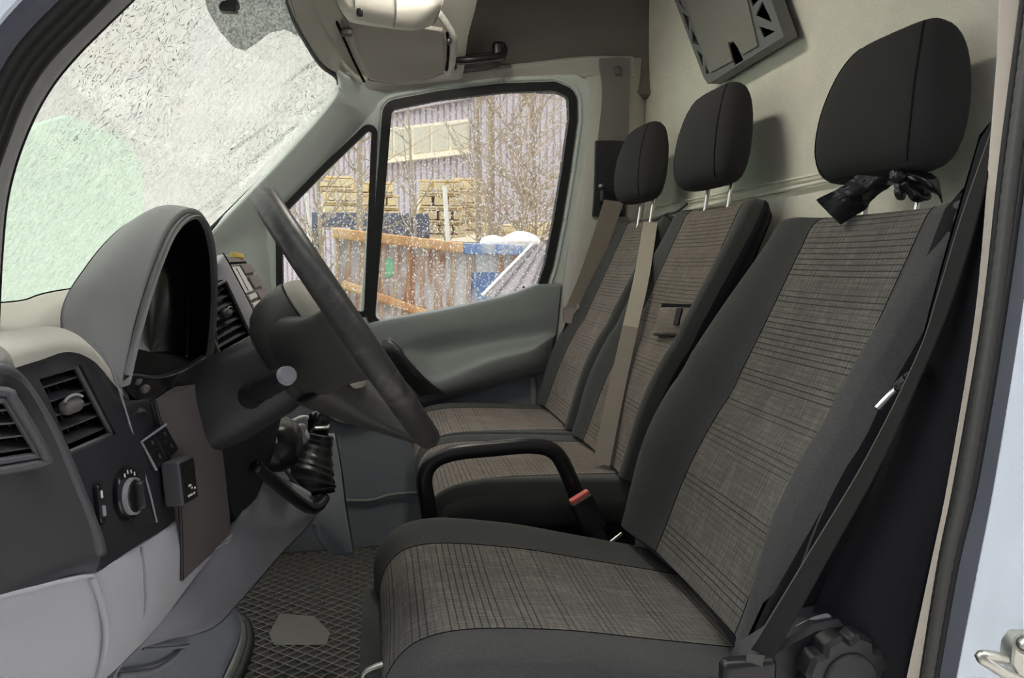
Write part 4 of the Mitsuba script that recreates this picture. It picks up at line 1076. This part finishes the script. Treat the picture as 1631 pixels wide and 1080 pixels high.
crumple([[(1424, 292, 0.555), (1432, 294, 0.565), (1440, 296, 0.555)], [(1424, 306, 0.560), (1434, 306, 0.570), (1444, 304, 0.560)], [(1430, 318, 0.560), (1438, 318, 0.565), (1440, 314, 0.560)]], .008, 11, 'plastic_bag__short_end')
kn = trimesh.creation.icosphere(3, .012); kn.vertices *= 1 + .35 * (meshkit.fbm(kn.vertices * 160, 3) - .5)[:, None]; kn.vertices = kn.vertices * [1, 1, 1.1] + A(1430, 278, y=.565)
kn2 = trimesh.creation.icosphere(3, .008); kn2.vertices *= 1 + .5 * (meshkit.fbm(kn2.vertices * 200 + 4, 3) - .5)[:, None]; kn2.vertices = kn2.vertices * [1, 1, 1.7] + A(1437, 262, y=.565)
add('plastic_bag__knot', cat(kn, kn2), 'film', 25)

# ------------------------------------------------------------------ visors, grab handle, bulkhead bracket
thing('sun_visor', 'padded cream visor folded down at the top edge with a small mirror flap', 'visor')
v_rows = [[(534, -60, -.16), (560, -60, -.18), (640, -60, -.20), (690, -60, -.22), (708, -60, -.23)],
          [(533, -10, -.18), (562, -5, -.16), (640, -2, -.18), (688, -5, -.20), (707, -10, -.25)],
          [(540, 15, -.19), (566, 18, -.16), (640, 24, -.18), (684, 20, -.20), (704, 10, -.25)],
          [(552, 32, -.22), (575, 36, -.19), (640, 45, -.20), (672, 44, -.22), (694, 34, -.26)],
          [(560, 36, -.25), (585, 41, -.24), (640, 48, -.24), (668, 48, -.25), (688, 40, -.27)]]
add('sun_visor__pad', qnet(v_rows, pu=6, pv=5, t=.022), 'visor', True)
add('sun_visor__mirror_flap', qnet([[(565, -20, -.152), (600, -20, -.158), (629, -20, -.166)], [(566, 12, -.152), (600, 15, -.158), (630, 18, -.168)], [(568, 32, -.172), (600, 37, -.18), (628, 41, -.188)]], pu=4, pv=4, t=.006), 'visor', 40)
add('sun_visor__flap_edge', tube(cr(AY((629, -20, -.163), (631, 18, -.165), (627, 43, -.186)), 16), .002, 6), 'visor_back', True)
add('sun_visor__flap_clip', cat(rbox(.014, .012, .018, .004, A(573, 20, y=-.15))), 'plastic_black', True)
thing('sun_visor_001', 'flat taupe passenger visor lying in its recess above the door window', 'visor')
p_rows = [[(544, 28, -.40), (600, 36, -.42), (660, 44, -.44), (706, 50, -.46)],
          [(556, 62, -.48), (608, 66, -.49), (664, 70, -.50), (711, 74, -.51)],
          [(572, 98, -.58), (618, 100, -.58), (668, 98, -.58), (711, 98, -.58)],
          [(586, 128, -.66), (622, 133, -.66), (668, 131, -.65), (706, 118, -.63)]]
add('sun_visor_001__pad', qnet(p_rows, pu=6, pv=6, t=.014), 'visor_back', True)
add('sun_visor_001__edge', tube(cr(AY((534, 30, -.40), (548, 62, -.49), (564, 98, -.59), (580, 130, -.67)), 30), .004, 8), 'hollow', True)
add('sun_visor_001__recess_rim', tube(cr(AY((503, 20, -.42), (520, 60, -.52), (545, 100, -.63), (576, 132, -.72)), 30), .006, 8), 'header', True)
add('sun_visor_001__hinge', rbox(.03, .02, .02, .006, A(552, 52, y=-.44)), 'rubber_grey', True)
add('sun_visor_001__side_edge', tube(cr(AY((712, 52, -.47), (714, 80, -.54), (711, 112, -.62)), 20), .004, 8), 'hollow', True)
thing('visor_bracket', 'grey bracket at the rear edge of the taupe visor', 'bracket')
add('visor_bracket__arm', tube(cr(AY((698, 20, -.45), (712, 40, -.47), (722, 62, -.50), (721, 95, -.58), (716, 118, -.64)), 30), .010, 10), 'header', True)
add('visor_bracket__clip', rbox(.014, .014, .016, .004, A(715, 66, y=-.49)), 'plastic_black', True)
thing('grab_handle', 'black grab handle on the headlining above the passenger door', 'handle')
add('grab_handle__bar', tube(cr(AY((722, 108, -.74), (722, 98, -.72), (745, 96, -.70), (780, 92, -.70), (800, 88, -.71), (803, 78, -.735)), 40), .012, 12), 'plastic_black', True)
add('grab_handle__mount', cat(rbox(.045, .03, .06, .012, A(795, 82, y=-.735))), 'plastic_black', True)
add('grab_handle__recess', qnet([[(712, 92, -.745), (760, 88, -.745), (798, 84, -.745)], [(712, 114, -.78), (760, 113, -.78), (796, 106, -.78)]], pu=3, pv=4, t=.01), 'rubber_grey', True)

thing('wall_bracket', 'tilted grey plastic holder with triangular cut-outs fixed on the felt bulkhead', 'holder')
Bx = XB + .06
tlc, trc = A(1057, -40, x=Bx), A(1213, -60, x=Bx)
blc, brc = A(1125, 133, x=Bx - .004), A(1246, 56, x=Bx - .004)
O = blc; X = unit(brc - blc); Yv = tlc - blc; Yv = unit(Yv - X * (X @ Yv)); Zb = np.cross(X, Yv)
if Zb[0] < 0: sgn = -1
else: sgn = 1
P2 = lambda u, v: ((A(u, v, x=Bx) - O) @ X, (A(u, v, x=Bx) - O) @ Yv)
outer2 = Polygon([P2(*p) for p in [(1052, -60), (1180, -140), (1246, 58), (1125, 134), (1118, 122)]])
Hs = [[(1082, 0), (1090, 16), (1080, 2)], [(1086, 20), (1096, 28), (1096, 50)], [(1100, 44), (1112, 72), (1101, 68)], [(1108, 80), (1117, 88), (1117, 106)], [(1121, 102), (1127, 116), (1122, 118)],
      [(1212, 2), (1227, 35), (1202, 24)], [(1207, 42), (1231, 50), (1214, 60)], [(1192, -4), (1207, -2), (1197, 10)],
      [(1159, 72), (1163, 68), (1169, 68), (1182, 97), (1168, 104)]]
for h in Hs: outer2 = outer2.difference(Polygon([P2(*p) for p in h]).buffer(.0005))
if outer2.geom_type != 'Polygon': outer2 = max(outer2.geoms, key=lambda g: g.area)
add('wall_bracket__face', prism(outer2, -.004, .0, 0, O, X, Yv) if sgn > 0 else prism(outer2, 0, .004, 0, O, X, Yv), 'bracket_frame', False)
plate2 = Polygon([P2(*p) for p in [(1076, -55), (1165, -120), (1207, 73), (1183, 87), (1169, 66), (1160, 68), (1167, 97), (1131, 116)]])
add('wall_bracket__plate', prism(plate2, 0, .004, 0, O + Zb * sgn * .001 - (0 if sgn > 0 else 1) * Zb * -.0, X, Yv), 'bracket', False)
fr = outer2.exterior
back2 = Polygon(np.asarray(fr.coords)).buffer(-.001)
ringp_ = back2.difference(back2.buffer(-.006))
add('wall_bracket__rim', prism(ringp_, -.035 if sgn > 0 else .004, -.004 if sgn > 0 else .035, 0, O, X, Yv), 'bracket_frame', False)
add('wall_bracket__back', prism(back2, -.037 if sgn > 0 else .035, -.033 if sgn > 0 else .039, 0, O, X, Yv), 'hollow', False)

# ------------------------------------------------------------------ near door opening at the right: pillar trim, seal, white jamb, striker
struct('trim_4', 'cream pillar edge with the ribbed rubber door seal at the driver opening')
vs = [-80, 0, 250, 500, 760, 900, 1080, 1180]
cL = [1597, 1594, 1575, 1553, 1511, 1482, 1444, 1424]; cR = [1632, 1624, 1592, 1565, 1521, 1494, 1466, 1452]
s2 = [1690, 1672, 1638, 1603, 1560, 1527, 1495, 1478]; s3 = [1720, 1702, 1664, 1629, 1587, 1560, 1525, 1507]
def cols(a, ya, b, yb): return [[A(u0, v, y=ya), A(u1, v, y=yb)] for u0, u1, v in zip(a, b, vs)]
add('trim_4__cream_edge', net(cols(cL, .862, cR, .872), pu=5, pv=2, t=.01, curve=(True, False)), 'cream', 40)
def mixc(a, b, k): return [x + (y - x) * k for x, y in zip(a, b)]
add('trim_4__seal_base', net(cols(cR, .874, s2, .895), pu=5, pv=3, t=.014, curve=(True, False)), 'rubber', 40)
for k, (f, r, m) in enumerate(((.14, .0040, 'rubber'), (.50, .0085, 'rubber_grey'), (.88, .0042, 'rubber'))):
    pth = cr(np.array([A(u, v, y=.876 + .02 * f) for u, v in zip(mixc(cR, s2, f), vs)]), 160)
    rr = r * (1 + (.05 * np.sin(np.arange(160) * 2.2) if k == 1 else 0))
    add('trim_4__seal_bead' + (f'_{k:03d}' if k else ''), tube(pth, rr, 10), m, True)
add('trim_4__flange', net(cols(s2, .897, s3, .915), pu=5, pv=2, t=.012, curve=(True, False)), 'jamb', 40)
struct('wall_left_001', 'white painted body pillar behind the driver door seal')
s4 = [2000] * 8
labels.pop('wall_left_001'); struct('trim_5', 'white painted body pillar behind the driver door seal')
add('trim_5__skin', net([[A(u0, v, y=.918), A(u0 + 40, v, y=.93), A(u0 + 150, v, y=.955), A(u0 + 500, v, y=.98)] for u0, v in zip(s3, vs)], pu=5, pv=4, t=.012), 'paint', 40)
thing('door_striker', 'pale metal door striker bolted on the white body pillar', 'striker')
sc_ = A(1612, 1040, y=.94); 
plate_px = [(1600, 1022), (1612, 1006), (1640, 1000), (1690, 1010), (1690, 1080), (1610, 1075), (1597, 1050)]
add('door_striker__plate', prism([(A(u, v, y=.945)[0], A(u, v, y=.945)[2]) for u, v in plate_px], -.012, .006, .002, (0, .945, 0), (1, 0, 0), (0, 0, 1)), 'steel', 40)
add('door_striker__loop', tube(cr(AY((1600, 1050, .955), (1585, 1046, .965), (1567, 1044, .97), (1562, 1048, .972), (1580, 1060, .972), (1602, 1074, .968), (1625, 1084, .96)), 40), .0055, 10), 'steel', True)
add('door_striker__bolt', tube(AY((1630, 1026, .955), (1632, 1026, .965)), [.010, .008], 12), 'steel', True)
# dark inner cover between the seat and the pillar
struct('trim_6', 'dark inner cover of the pillar behind the driver seat')
inn = [[(1560, 215, .80), (1582, 190, .835), (1600, 190, .85)], [(1500, 420, .80), (1545, 400, .84), (1568, 400, .86)], [(1440, 640, .80), (1500, 640, .84), (1534, 640, .862)],
       [(1380, 800, .80), (1450, 820, .84), (1510, 800, .862)], [(1300, 960, .79), (1390, 980, .84), (1476, 960, .862)], [(1240, 1130, .79), (1350, 1130, .83), (1440, 1130, .862)]]
add('trim_6__cover', qnet(inn, pu=6, pv=5, t=.02), 'navy_dark', True)

# ------------------------------------------------------------------ floor mat
thing('floor_mat', 'black rubber floor mat with a raised diamond grid', 'floor mat')
mp = Polygon([(.62, .40), (.62, -.80), (.10, -.82), (-.10, -.80), (-.10, .78), (.20, .78), (.40, .60)])
add('floor_mat__sheet', prism(mp, -.011, .0), 'mat', False)
bars = []
from shapely.geometry import box as sbox
heelp = Polygon([(A(u, v, z=.0)[0], A(u, v, z=.0)[1]) for u, v in [(446, 980), (500, 984), (526, 1010), (520, 1030), (436, 1030), (428, 1012)]])
for sg in (1, -1):
    for k in range(-45, 45):
        o = k * .045
        ln = LineString([(-1 + o * 1.0, -1.0 * sg * .82), (1 + o * 1.0, 1.0 * sg * .82)]).intersection(mp.buffer(-.01)).difference(heelp)
        for g in getattr(ln, 'geoms', [ln]):
            if g.is_empty or g.length < .02: continue
            p = np.asarray(g.coords); d = unit(np.r_[p[-1] - p[0], 0]); s = np.array([-d[1], d[0], 0]) * .0024
            a0, a1 = np.r_[p[0], 0], np.r_[p[-1], 0]
            bars.append(trimesh.Trimesh([a0 - s * 1.7, a1 - s * 1.7, a1 + s * 1.7, a0 + s * 1.7, a0 - s * .7 + [0, 0, .006], a1 - s * .7 + [0, 0, .006], a1 + s * .7 + [0, 0, .006], a0 + s * .7 + [0, 0, .006]], [(0, 1, 5), (0, 5, 4), (2, 3, 7), (2, 7, 6), (4, 5, 6), (4, 6, 7)], process=False))
add('floor_mat__ridge', cat(*bars), 'mat_ridge', False); labels['floor_mat__ridge'] = {'label': 'raised diamond grid of the mat', 'kind': 'stuff'}
add('floor_mat__heel_pad', prism(heelp, 0, .005), 'mat_ridge', False); plab('floor_mat__heel_pad', 'smooth heel pad')
thing('step_trim', 'curved metal edge strip round the footwell beside the floor mat', 'trim strip')
sp = [A(352, 1100, z=.03), A(372, 1060, z=.03), (A(384, 1020, z=.03)), A(380, 992, z=.03), A(370, 982, z=.03)]
add('step_trim__strip', tube(cr(np.array(sp), 40), .014, 10), 'kick', True)
add('step_trim__lip', tube(cr(np.array(sp) + [-.02, 0, -.005], 40), .012, 10), 'rubber', True)

# ------------------------------------------------------------------ outside
ZG = -.55
struct('ground', 'grey gravel ground with old snow')
add('ground', prism([(-30, -40), (30, -40), (30, 20), (-30, 20)], ZG - .1, ZG), 'gravel', False)
# corrugated hall
H0 = A(680, 417, y=-9.2); H0[2] = ZG
hd = unit([-.82, .57, 0]); hn = np.array([-hd[1], hd[0], 0]); hn = hn if hn[1] > 0 else -hn     # along the wall; facing the van
thing('industrial_hall', 'grey lilac corrugated metal hall behind the skip', 'building')
def hp(u, v, off=0.0):
    d = RT * (u - CX) - UP * (v - CY) + FW * FPX; Oo = H0 + hn * off
    q = CAM + d * (((Oo - CAM) @ hn) / (d @ hn)); return q
hx = lambda q: (q - H0) @ hd
add('industrial_hall__wall', prism([(-16, 0), (11, 0), (11, 7), (-16, 7)], -.1, 0, 0, H0, hd, (0, 0, 1)) if np.cross(hd, [0, 0, 1]) @ hn > 0 else prism([(-16, 0), (11, 0), (11, 7), (-16, 7)], 0, .1, 0, H0, hd, (0, 0, 1)), 'wall_metal', False)
rib = []
for k in range(-150, 110):
    x = k * .10; o = H0 + hd * x
    a0 = [o - hd * .032, o - hd * .018 + hn * .03, o + hd * .018 + hn * .03, o + hd * .032]
    V = np.vstack([np.array(a0), np.array(a0) + [0, 0, 7]])
    rib.append(trimesh.Trimesh(V, [(i, i + 1, i + 5) for i in range(3)] + [(i, i + 5, i + 4) for i in range(3)], process=False))
add('industrial_hall__rib', cat(*rib), 'wall_rib', False); labels['industrial_hall__rib'] = {'label': 'upright corrugations of the hall wall', 'kind': 'stuff'}
def hquad(key, pts, off, t, mat):
    q = [hp(u, v, off) for u, v in pts]; add(key, slab(np.array([[q[0], q[1]], [q[3], q[2]]]), t), mat, False)
for k in range(5):
    u0 = 596 + k * 30.0; u1 = u0 + 30
    yt = lambda u: 206 - (u - 600) * .115; yb = lambda u: 256 - (u - 600) * .115
    hquad('industrial_hall__window' + (f'_{k:03d}' if k else ''), [(u0, yt(u0)), (u1, yt(u1)), (u1, yb(u1)), (u0, yb(u0))], .06, .05, 'frame_cream')
    hquad('industrial_hall__window' + (f'_{k:03d}' if k else '') + '__pane', [(u0 + 2.5, yt(u0) + 4), (u1 - 1.5, yt(u1) + 4), (u1 - 1.5, yb(u1) - 5), (u0 + 2.5, yb(u0) - 5)], .075, .012, 'dirty_pane')
hquad('industrial_hall__ledge', [(590, 257), (748, 239), (748, 244), (590, 262)], .12, .1, 'frame_cream')
hquad('industrial_hall__eave', [(600, 176), (770, 146), (770, 152), (600, 184)], .10, .08, 'wall_rib')
hquad('industrial_hall__plinth', [(600, 368), (900, 352), (900, 380), (600, 396)], .08, .05, 'frame_cream')

# skip
YS = -3.9
thing('skip', 'large rusty grey steel skip with upright ribs outside the passenger window', 'skip')
SK = lambda u, v, off=0: A(u, v, y=YS + off)
def squad(key, pts, off, t, mat):
    q = [SK(u, v, off) for u, v in pts]; add(key, slab(np.array([[q[0], q[1]], [q[3], q[2]]]), t), mat, 30)
squad('skip__side', [(532, 372), (742, 392), (742, 500), (532, 520)], 0, .06, 'skip_paint')
squad('skip__end', [(742, 392), (835, 396), (835, 500), (742, 500)], 0, .06, 'skip_paint')
squad('skip__end_panel', [(746, 434), (800, 434), (800, 500), (746, 500)], .012, .01, 'skip_blue')
q0, q1 = SK(530, 371, .03), SK(738, 395, .03)
def bar3(p, q, h, d): 
    x = unit(q - p); z = unit(np.array([0, 0, 1.0]) - x * x[2]); y = np.cross(z, x); L = np.linalg.norm(q - p)
    return rbox(L, d, h, .012, (p + q) / 2, np.stack([x, y, z], 1))
add('skip__top_rail', bar3(q0, q1, .075, .10), 'skip_rail', 30)
add('skip__end_rail', bar3(SK(738, 396, .03), SK(836, 398, .03), .085, .10), 'skip_blue', 30)
add('skip__lower_rail', bar3(SK(545, 452, .03), SK(680, 500, .03), .06, .08), 'skip_rail', 30)
for k, u in enumerate([538, 556, 578, 596, 611, 631, 652, 674, 697, 722, 748]):
    add('skip__rib' + (f'_{k:03d}' if k else ''), bar3(SK(u, 376 + (u - 538) * .1, .025), SK(u - 3, 505, .025), .03, .05), 'skip_rib', 30)
add('skip__back_wall', slab(np.array([[SK(532, 372, -1.6), SK(850, 392, -1.6)], [SK(532, 520, -1.6), SK(850, 500, -1.6)]]), .06), 'skip_rib', 30)
squad('skip__sticker', [(611, 412), (628, 414), (628, 436), (611, 444)], .01, .004, 'green_wall')
thing('corrugated_sheet', 'grey ribbed sheet leaning against the blue end of the skip', 'sheet')
cs = [SK(768, 470, .25), SK(848, 388, .05), SK(878, 392, .05), SK(850, 480, .25)]
cg = np.array([[cs[0] * (1 - s) * (1 - t) + cs[1] * s * (1 - t) + cs[3] * (1 - s) * t + cs[2] * s * t for s in np.linspace(0, 1, 8)] for t in np.linspace(0, 1, 8)])
add('corrugated_sheet__sheet', slab(cg, .015), 'board', False)
for k in range(3):
    t = (k + .8) / 3.4
    add('corrugated_sheet__rib' + (f'_{k:03d}' if k else ''), tube(np.array([cs[0] * (1 - t) + cs[3] * t, cs[1] * (1 - t) + cs[2] * t]) + [0, .01, 0], .008, 6), 'board_line', False)
add('corrugated_sheet__edge', tube(np.array([cs[0], cs[1]]) + [0, .01, 0], .012, 6), 'snowy', False)
thing('tarpaulin', 'white snow covered heap on top of the skip load', 'tarpaulin')
for k, (u, v, rx, rz) in enumerate([(785, 388, .12, .07), (828, 386, .17, .09)]):
    s = trimesh.creation.icosphere(3, 1.0); s.vertices *= [rx, .2, rz]; s.vertices *= 1 + .25 * (meshkit.fbm(s.vertices * 9 + k, 3) - .5)[:, None]; s.vertices += SK(u, v, -.5)
    add('tarpaulin' + ('__heap' if k == 0 else '__heap_001'), s, 'snowy', True)
# crates of dark pipes, pallet stacks, poles, trees
thing('pipe_rack', 'dark blue rack behind the skip between the pallet stacks', 'rack')
YP = -6.2
add('pipe_rack__beam', bar3(A(500, 350, y=YP), A(680, 352, y=YP), .13, .5), 'pipe_blue', 30)
add('pipe_rack__beam_001', bar3(A(560, 369, y=YP), A(682, 369, y=YP), .13, .5), 'pipe_blue', 30)
add('pipe_rack__post', bar3(A(505, 345, y=YP), A(505, 450, y=YP), .1, .1), 'pipe_blue', 30)
add('pipe_rack__post_001', bar3(A(676, 345, y=YP), A(676, 440, y=YP), .1, .1), 'pipe_blue', 30)
def pallet(key, label, u, v, wpx, y, rot, group, level=0):
    thing(key, label, 'pallet', group)
    c = A(u, v, y=y) + np.array([0, 0, level * .152]); w = wpx / FPX * (CAM[1] - y); h = .13; ca, sa = math.cos(rot), math.sin(rot)
    M = np.array([[ca, -sa, 0], [sa, ca, 0], [0, 0, 1]])
    for k in range(5):
        add(f'{key}__board' + (f'_{k:03d}' if k else ''), rbox(w, .10, .022, .003, c + M @ np.array([0, (k - 2) * .16, h / 2]), M), 'pallet_wood', False)
    for k in range(3):
        add(f'{key}__block' + (f'_{k:03d}' if k else ''), rbox(.12, .78, .085, .003, c + M @ np.array([(k - 1) * (w / 2 - .07), 0, 0]), M), 'pallet_wood', False)
    add(f'{key}__base', rbox(w, .78, .02, .003, c + M @ np.array([0, 0, -h / 2]), M), 'pallet_wood', False)
k = 0
for (u, vs_, w, y) in ((698, [368, 352, 336, 320], 62, -6.6), (742, [362, 346, 330, 318], 48, -6.9), (538, [338, 318, 300], 50, -7.2), (600, [345, 330, 316], 54, -7.4)):
    for j, v in enumerate(vs_):
        st = {698: 'stack right of the dark rack', 742: 'stack by the white pole', 538: 'stack seen through the quarter light', 600: 'stack behind the window post'}[u]
        ps = (['lowest', 'second', 'third', 'topmost'] if len(vs_) == 4 else ['lowest', 'middle', 'topmost'])[j]
        pallet('pallet' + (f'_{k:03d}' if k else ''), f'{ps} wooden pallet of the {st}', u + (j % 2) * 3, vs_[0], w, y, .15 - .08 * j, 'wooden pallets behind the skip', j); k += 1
for k, (u0, v0, u1, v1, y, lb) in enumerate([(708, 296, 713, 372, -5.2, 'white pole standing before the pallet stacks'), (488, 308, 494, 400, -5.4, 'white pole seen through the quarter light')]):
    key = 'pole' + (f'_{k:03d}' if k else ''); thing(key, lb, 'pole'); p0, p1 = A(u0, v0, y=y), A(u1, v1, y=y); p1 = p1 + (p1 - p0) / np.linalg.norm(p1 - p0) * max(0, (p1[2] - ZG))
    add(key, tube(np.array([p0, p1]), .022, 10), 'white_pole', True)
thing('timber_stack', 'pale sawn timber lying along the hall wall', 'timber')
for k, (v, u0, u1) in enumerate([(360, 790, 880), (366, 786, 884), (373, 780, 884)]):
    add('timber_stack__beam' + (f'_{k:03d}' if k else ''), bar3(A(u0, v + 3, y=-6.8), A(u1, v - 2, y=-6.8), .05, .2), 'pallet_wood', False)
def tree(key, label, u, vb, y, h, r, seed, nb=26, spread=.5, lean=0.0):
    thing(key, label, 'tree', 'bare trees before the hall')
    rg = np.random.default_rng(seed); b = A(u, vb, y=y); b[2] = ZG; ms = []
    trunk = [b + np.array([lean * t * h + .05 * math.sin(4 * t + seed), .03 * math.cos(5 * t + seed), h * t]) for t in np.linspace(0, 1, 9)]
    P = cr(np.array(trunk), 40); add(key + '__trunk', tube(P, np.linspace(r, r * .25, 40), 8), 'bark', True)
    for k in range(nb):
        i = rg.integers(10, 39); p = P[i]; a = rg.uniform(0, 2 * np.pi); L = spread * rg.uniform(.5, 1.3) * (1.2 - i / 45)
        d = np.array([math.cos(a) * .8, math.sin(a) * .5, rg.uniform(.5, 1.1)])
        q = [p + d * L * t + np.array([0, 0, .12 * L * t * t]) + rg.normal(0, .02, 3) * t for t in np.linspace(0, 1, 5)]
        ms.append(tube(np.array(q), np.linspace(.010, .003, 5), 5))
        for _ in range(4):
            t0 = q[rg.integers(1, 5)]; dd = d * .5 + rg.normal(0, .55, 3); dd[2] = abs(dd[2]); ms.append(tube(np.array([t0, t0 + dd * L * .25, t0 + dd * L * .5 + [0, 0, .03]]), [.005, .0035, .002], 4))
    add(key + '__branch', cat(*ms), 'twig', True); labels[key + '__branch'] = {'label': 'thin bare branches', 'kind': 'stuff'}
for k, (u, y, h, r, nb, sp, ln, lb) in enumerate([
        (783, -5.6, 5.2, .055, 22, .7, .02, 'thickest bare trunk left of the shrubs before the hall'), (752, -6.0, 5.0, .04, 24, .6, -.01, 'bare tree just left of the thickest trunk'),
        (660, -5.8, 4.2, .022, 16, .6, .0, 'thin bare tree below the hall windows'), (568, -5.0, 4.0, .045, 26, .7, -.04, 'bare tree behind the quarter light'),
        (540, -4.7, 3.4, .03, 30, .7, .06, 'leaning bare tree in the front of the quarter light'), (838, -5.0, 3.8, .022, 44, .9, .0, 'dense bare shrub at the right of the window'),
        (862, -5.6, 3.8, .02, 40, .9, .05, 'bare shrub nearest the rear edge of the window'), (815, -5.4, 3.4, .018, 34, .8, -.03, 'bare shrub right beside the thickest trunk')]):
    tree('bare_tree' + (f'_{k:03d}' if k else ''), lb, u, 420, y, h, r, 40 + k, nb, sp, ln)
# green hoarding far ahead of the windscreen
thing('green_hoarding', 'green board fence seen dimly through the frosted windscreen', 'fence')
GX = 2.3
gpx = [A(u, v, x=GX) for u, v in [(226, 345), (226, 262), (190, 215), (110, 185), (60, 200), (-60, 330), (-350, 380)]]
add('green_hoarding', prism([(gpx[0][1], ZG)] + [(q[1], q[2]) for q in gpx[1:]] + [(gpx[-1][1], ZG)], 0, .06, 0, (GX, 0, 0), (0, 1, 0), (0, 0, 1)), 'green_wall', False)

struct('door_2', 'driver door standing wide open')
add('door_2', cat(rbox(.06, 1.0, .95, .02, (.62, 1.42, .38)), rbox(.04, .05, .75, .01, (.60, .95, 1.15)), rbox(.04, .05, .75, .01, (.62, 1.88, 1.15)), rbox(.04, .95, .05, .01, (.61, 1.42, 1.52))), 'door_panel', 30)
struct('wall_yard', 'unseen grey wall added on the driver side to dim the door light')
add('wall_yard', prism([(-12, ZG), (6, ZG), (6, 9), (-12, 9)], 0, .2, 0, (0, 4.8, 0), (1, 0, 0), (0, 0, 1)), 'yard_wall', False)  # out of view, added to block sky light at the driver's opening
thing('dome_lamp', 'courtesy lamp of the overhead console, lit while the door stands open', 'lamp')
add('dome_lamp__housing', rbox(.20, .52, .05, .015, (-.16, -.02, 1.855)), 'visor_back', True)
lens = rbox(.12, .40, .012, .005, (-.16, -.02, 1.826))
scene['dome_lamp__lens'] = mikit.ply(lens, 'mark', False, emitter={'type': 'area', 'radiance': {'type': 'rgb', 'value': [LAMP * 1.0, LAMP * .95, LAMP * .83]}})

# the bench is one thing: its two places share the part names, numbered on
count = {}
for place in ('outer', 'inner'):
    pre = 'passenger_bench__' + place + '__'
    new = {}
    for key in [k for k in scene if k.startswith(pre)]:
        head, _, tail = key[len(pre):].partition('__')
        if head not in new:
            kind = head[:-4] if head[-4:-3] == '_' and head[-3:].isdigit() else head
            k = count.get(kind, 0); count[kind] = k + 1
            new[head] = kind + (f'_{k:03d}' if k else '')
        scene['passenger_bench__' + new[head] + ('__' + tail if tail else '')] = scene.pop(key)
plab('passenger_bench__headrest', 'headrest of the place by the passenger door'); plab('passenger_bench__headrest_001', 'headrest of the middle place')

thing('bonnet', 'white bonnet of the van in front of the windscreen', 'bonnet')
bq = np.array([[(wx(y, .85) + dx, y, .85 - dx * .45 - .04 * abs(y / .9) ** 3) for y in np.linspace(-.93, .93, 16)] for dx in np.linspace(.0, .75, 8)])
add('bonnet', slab(bq, .02, towards=(1, 0, 3)), 'paint', True)
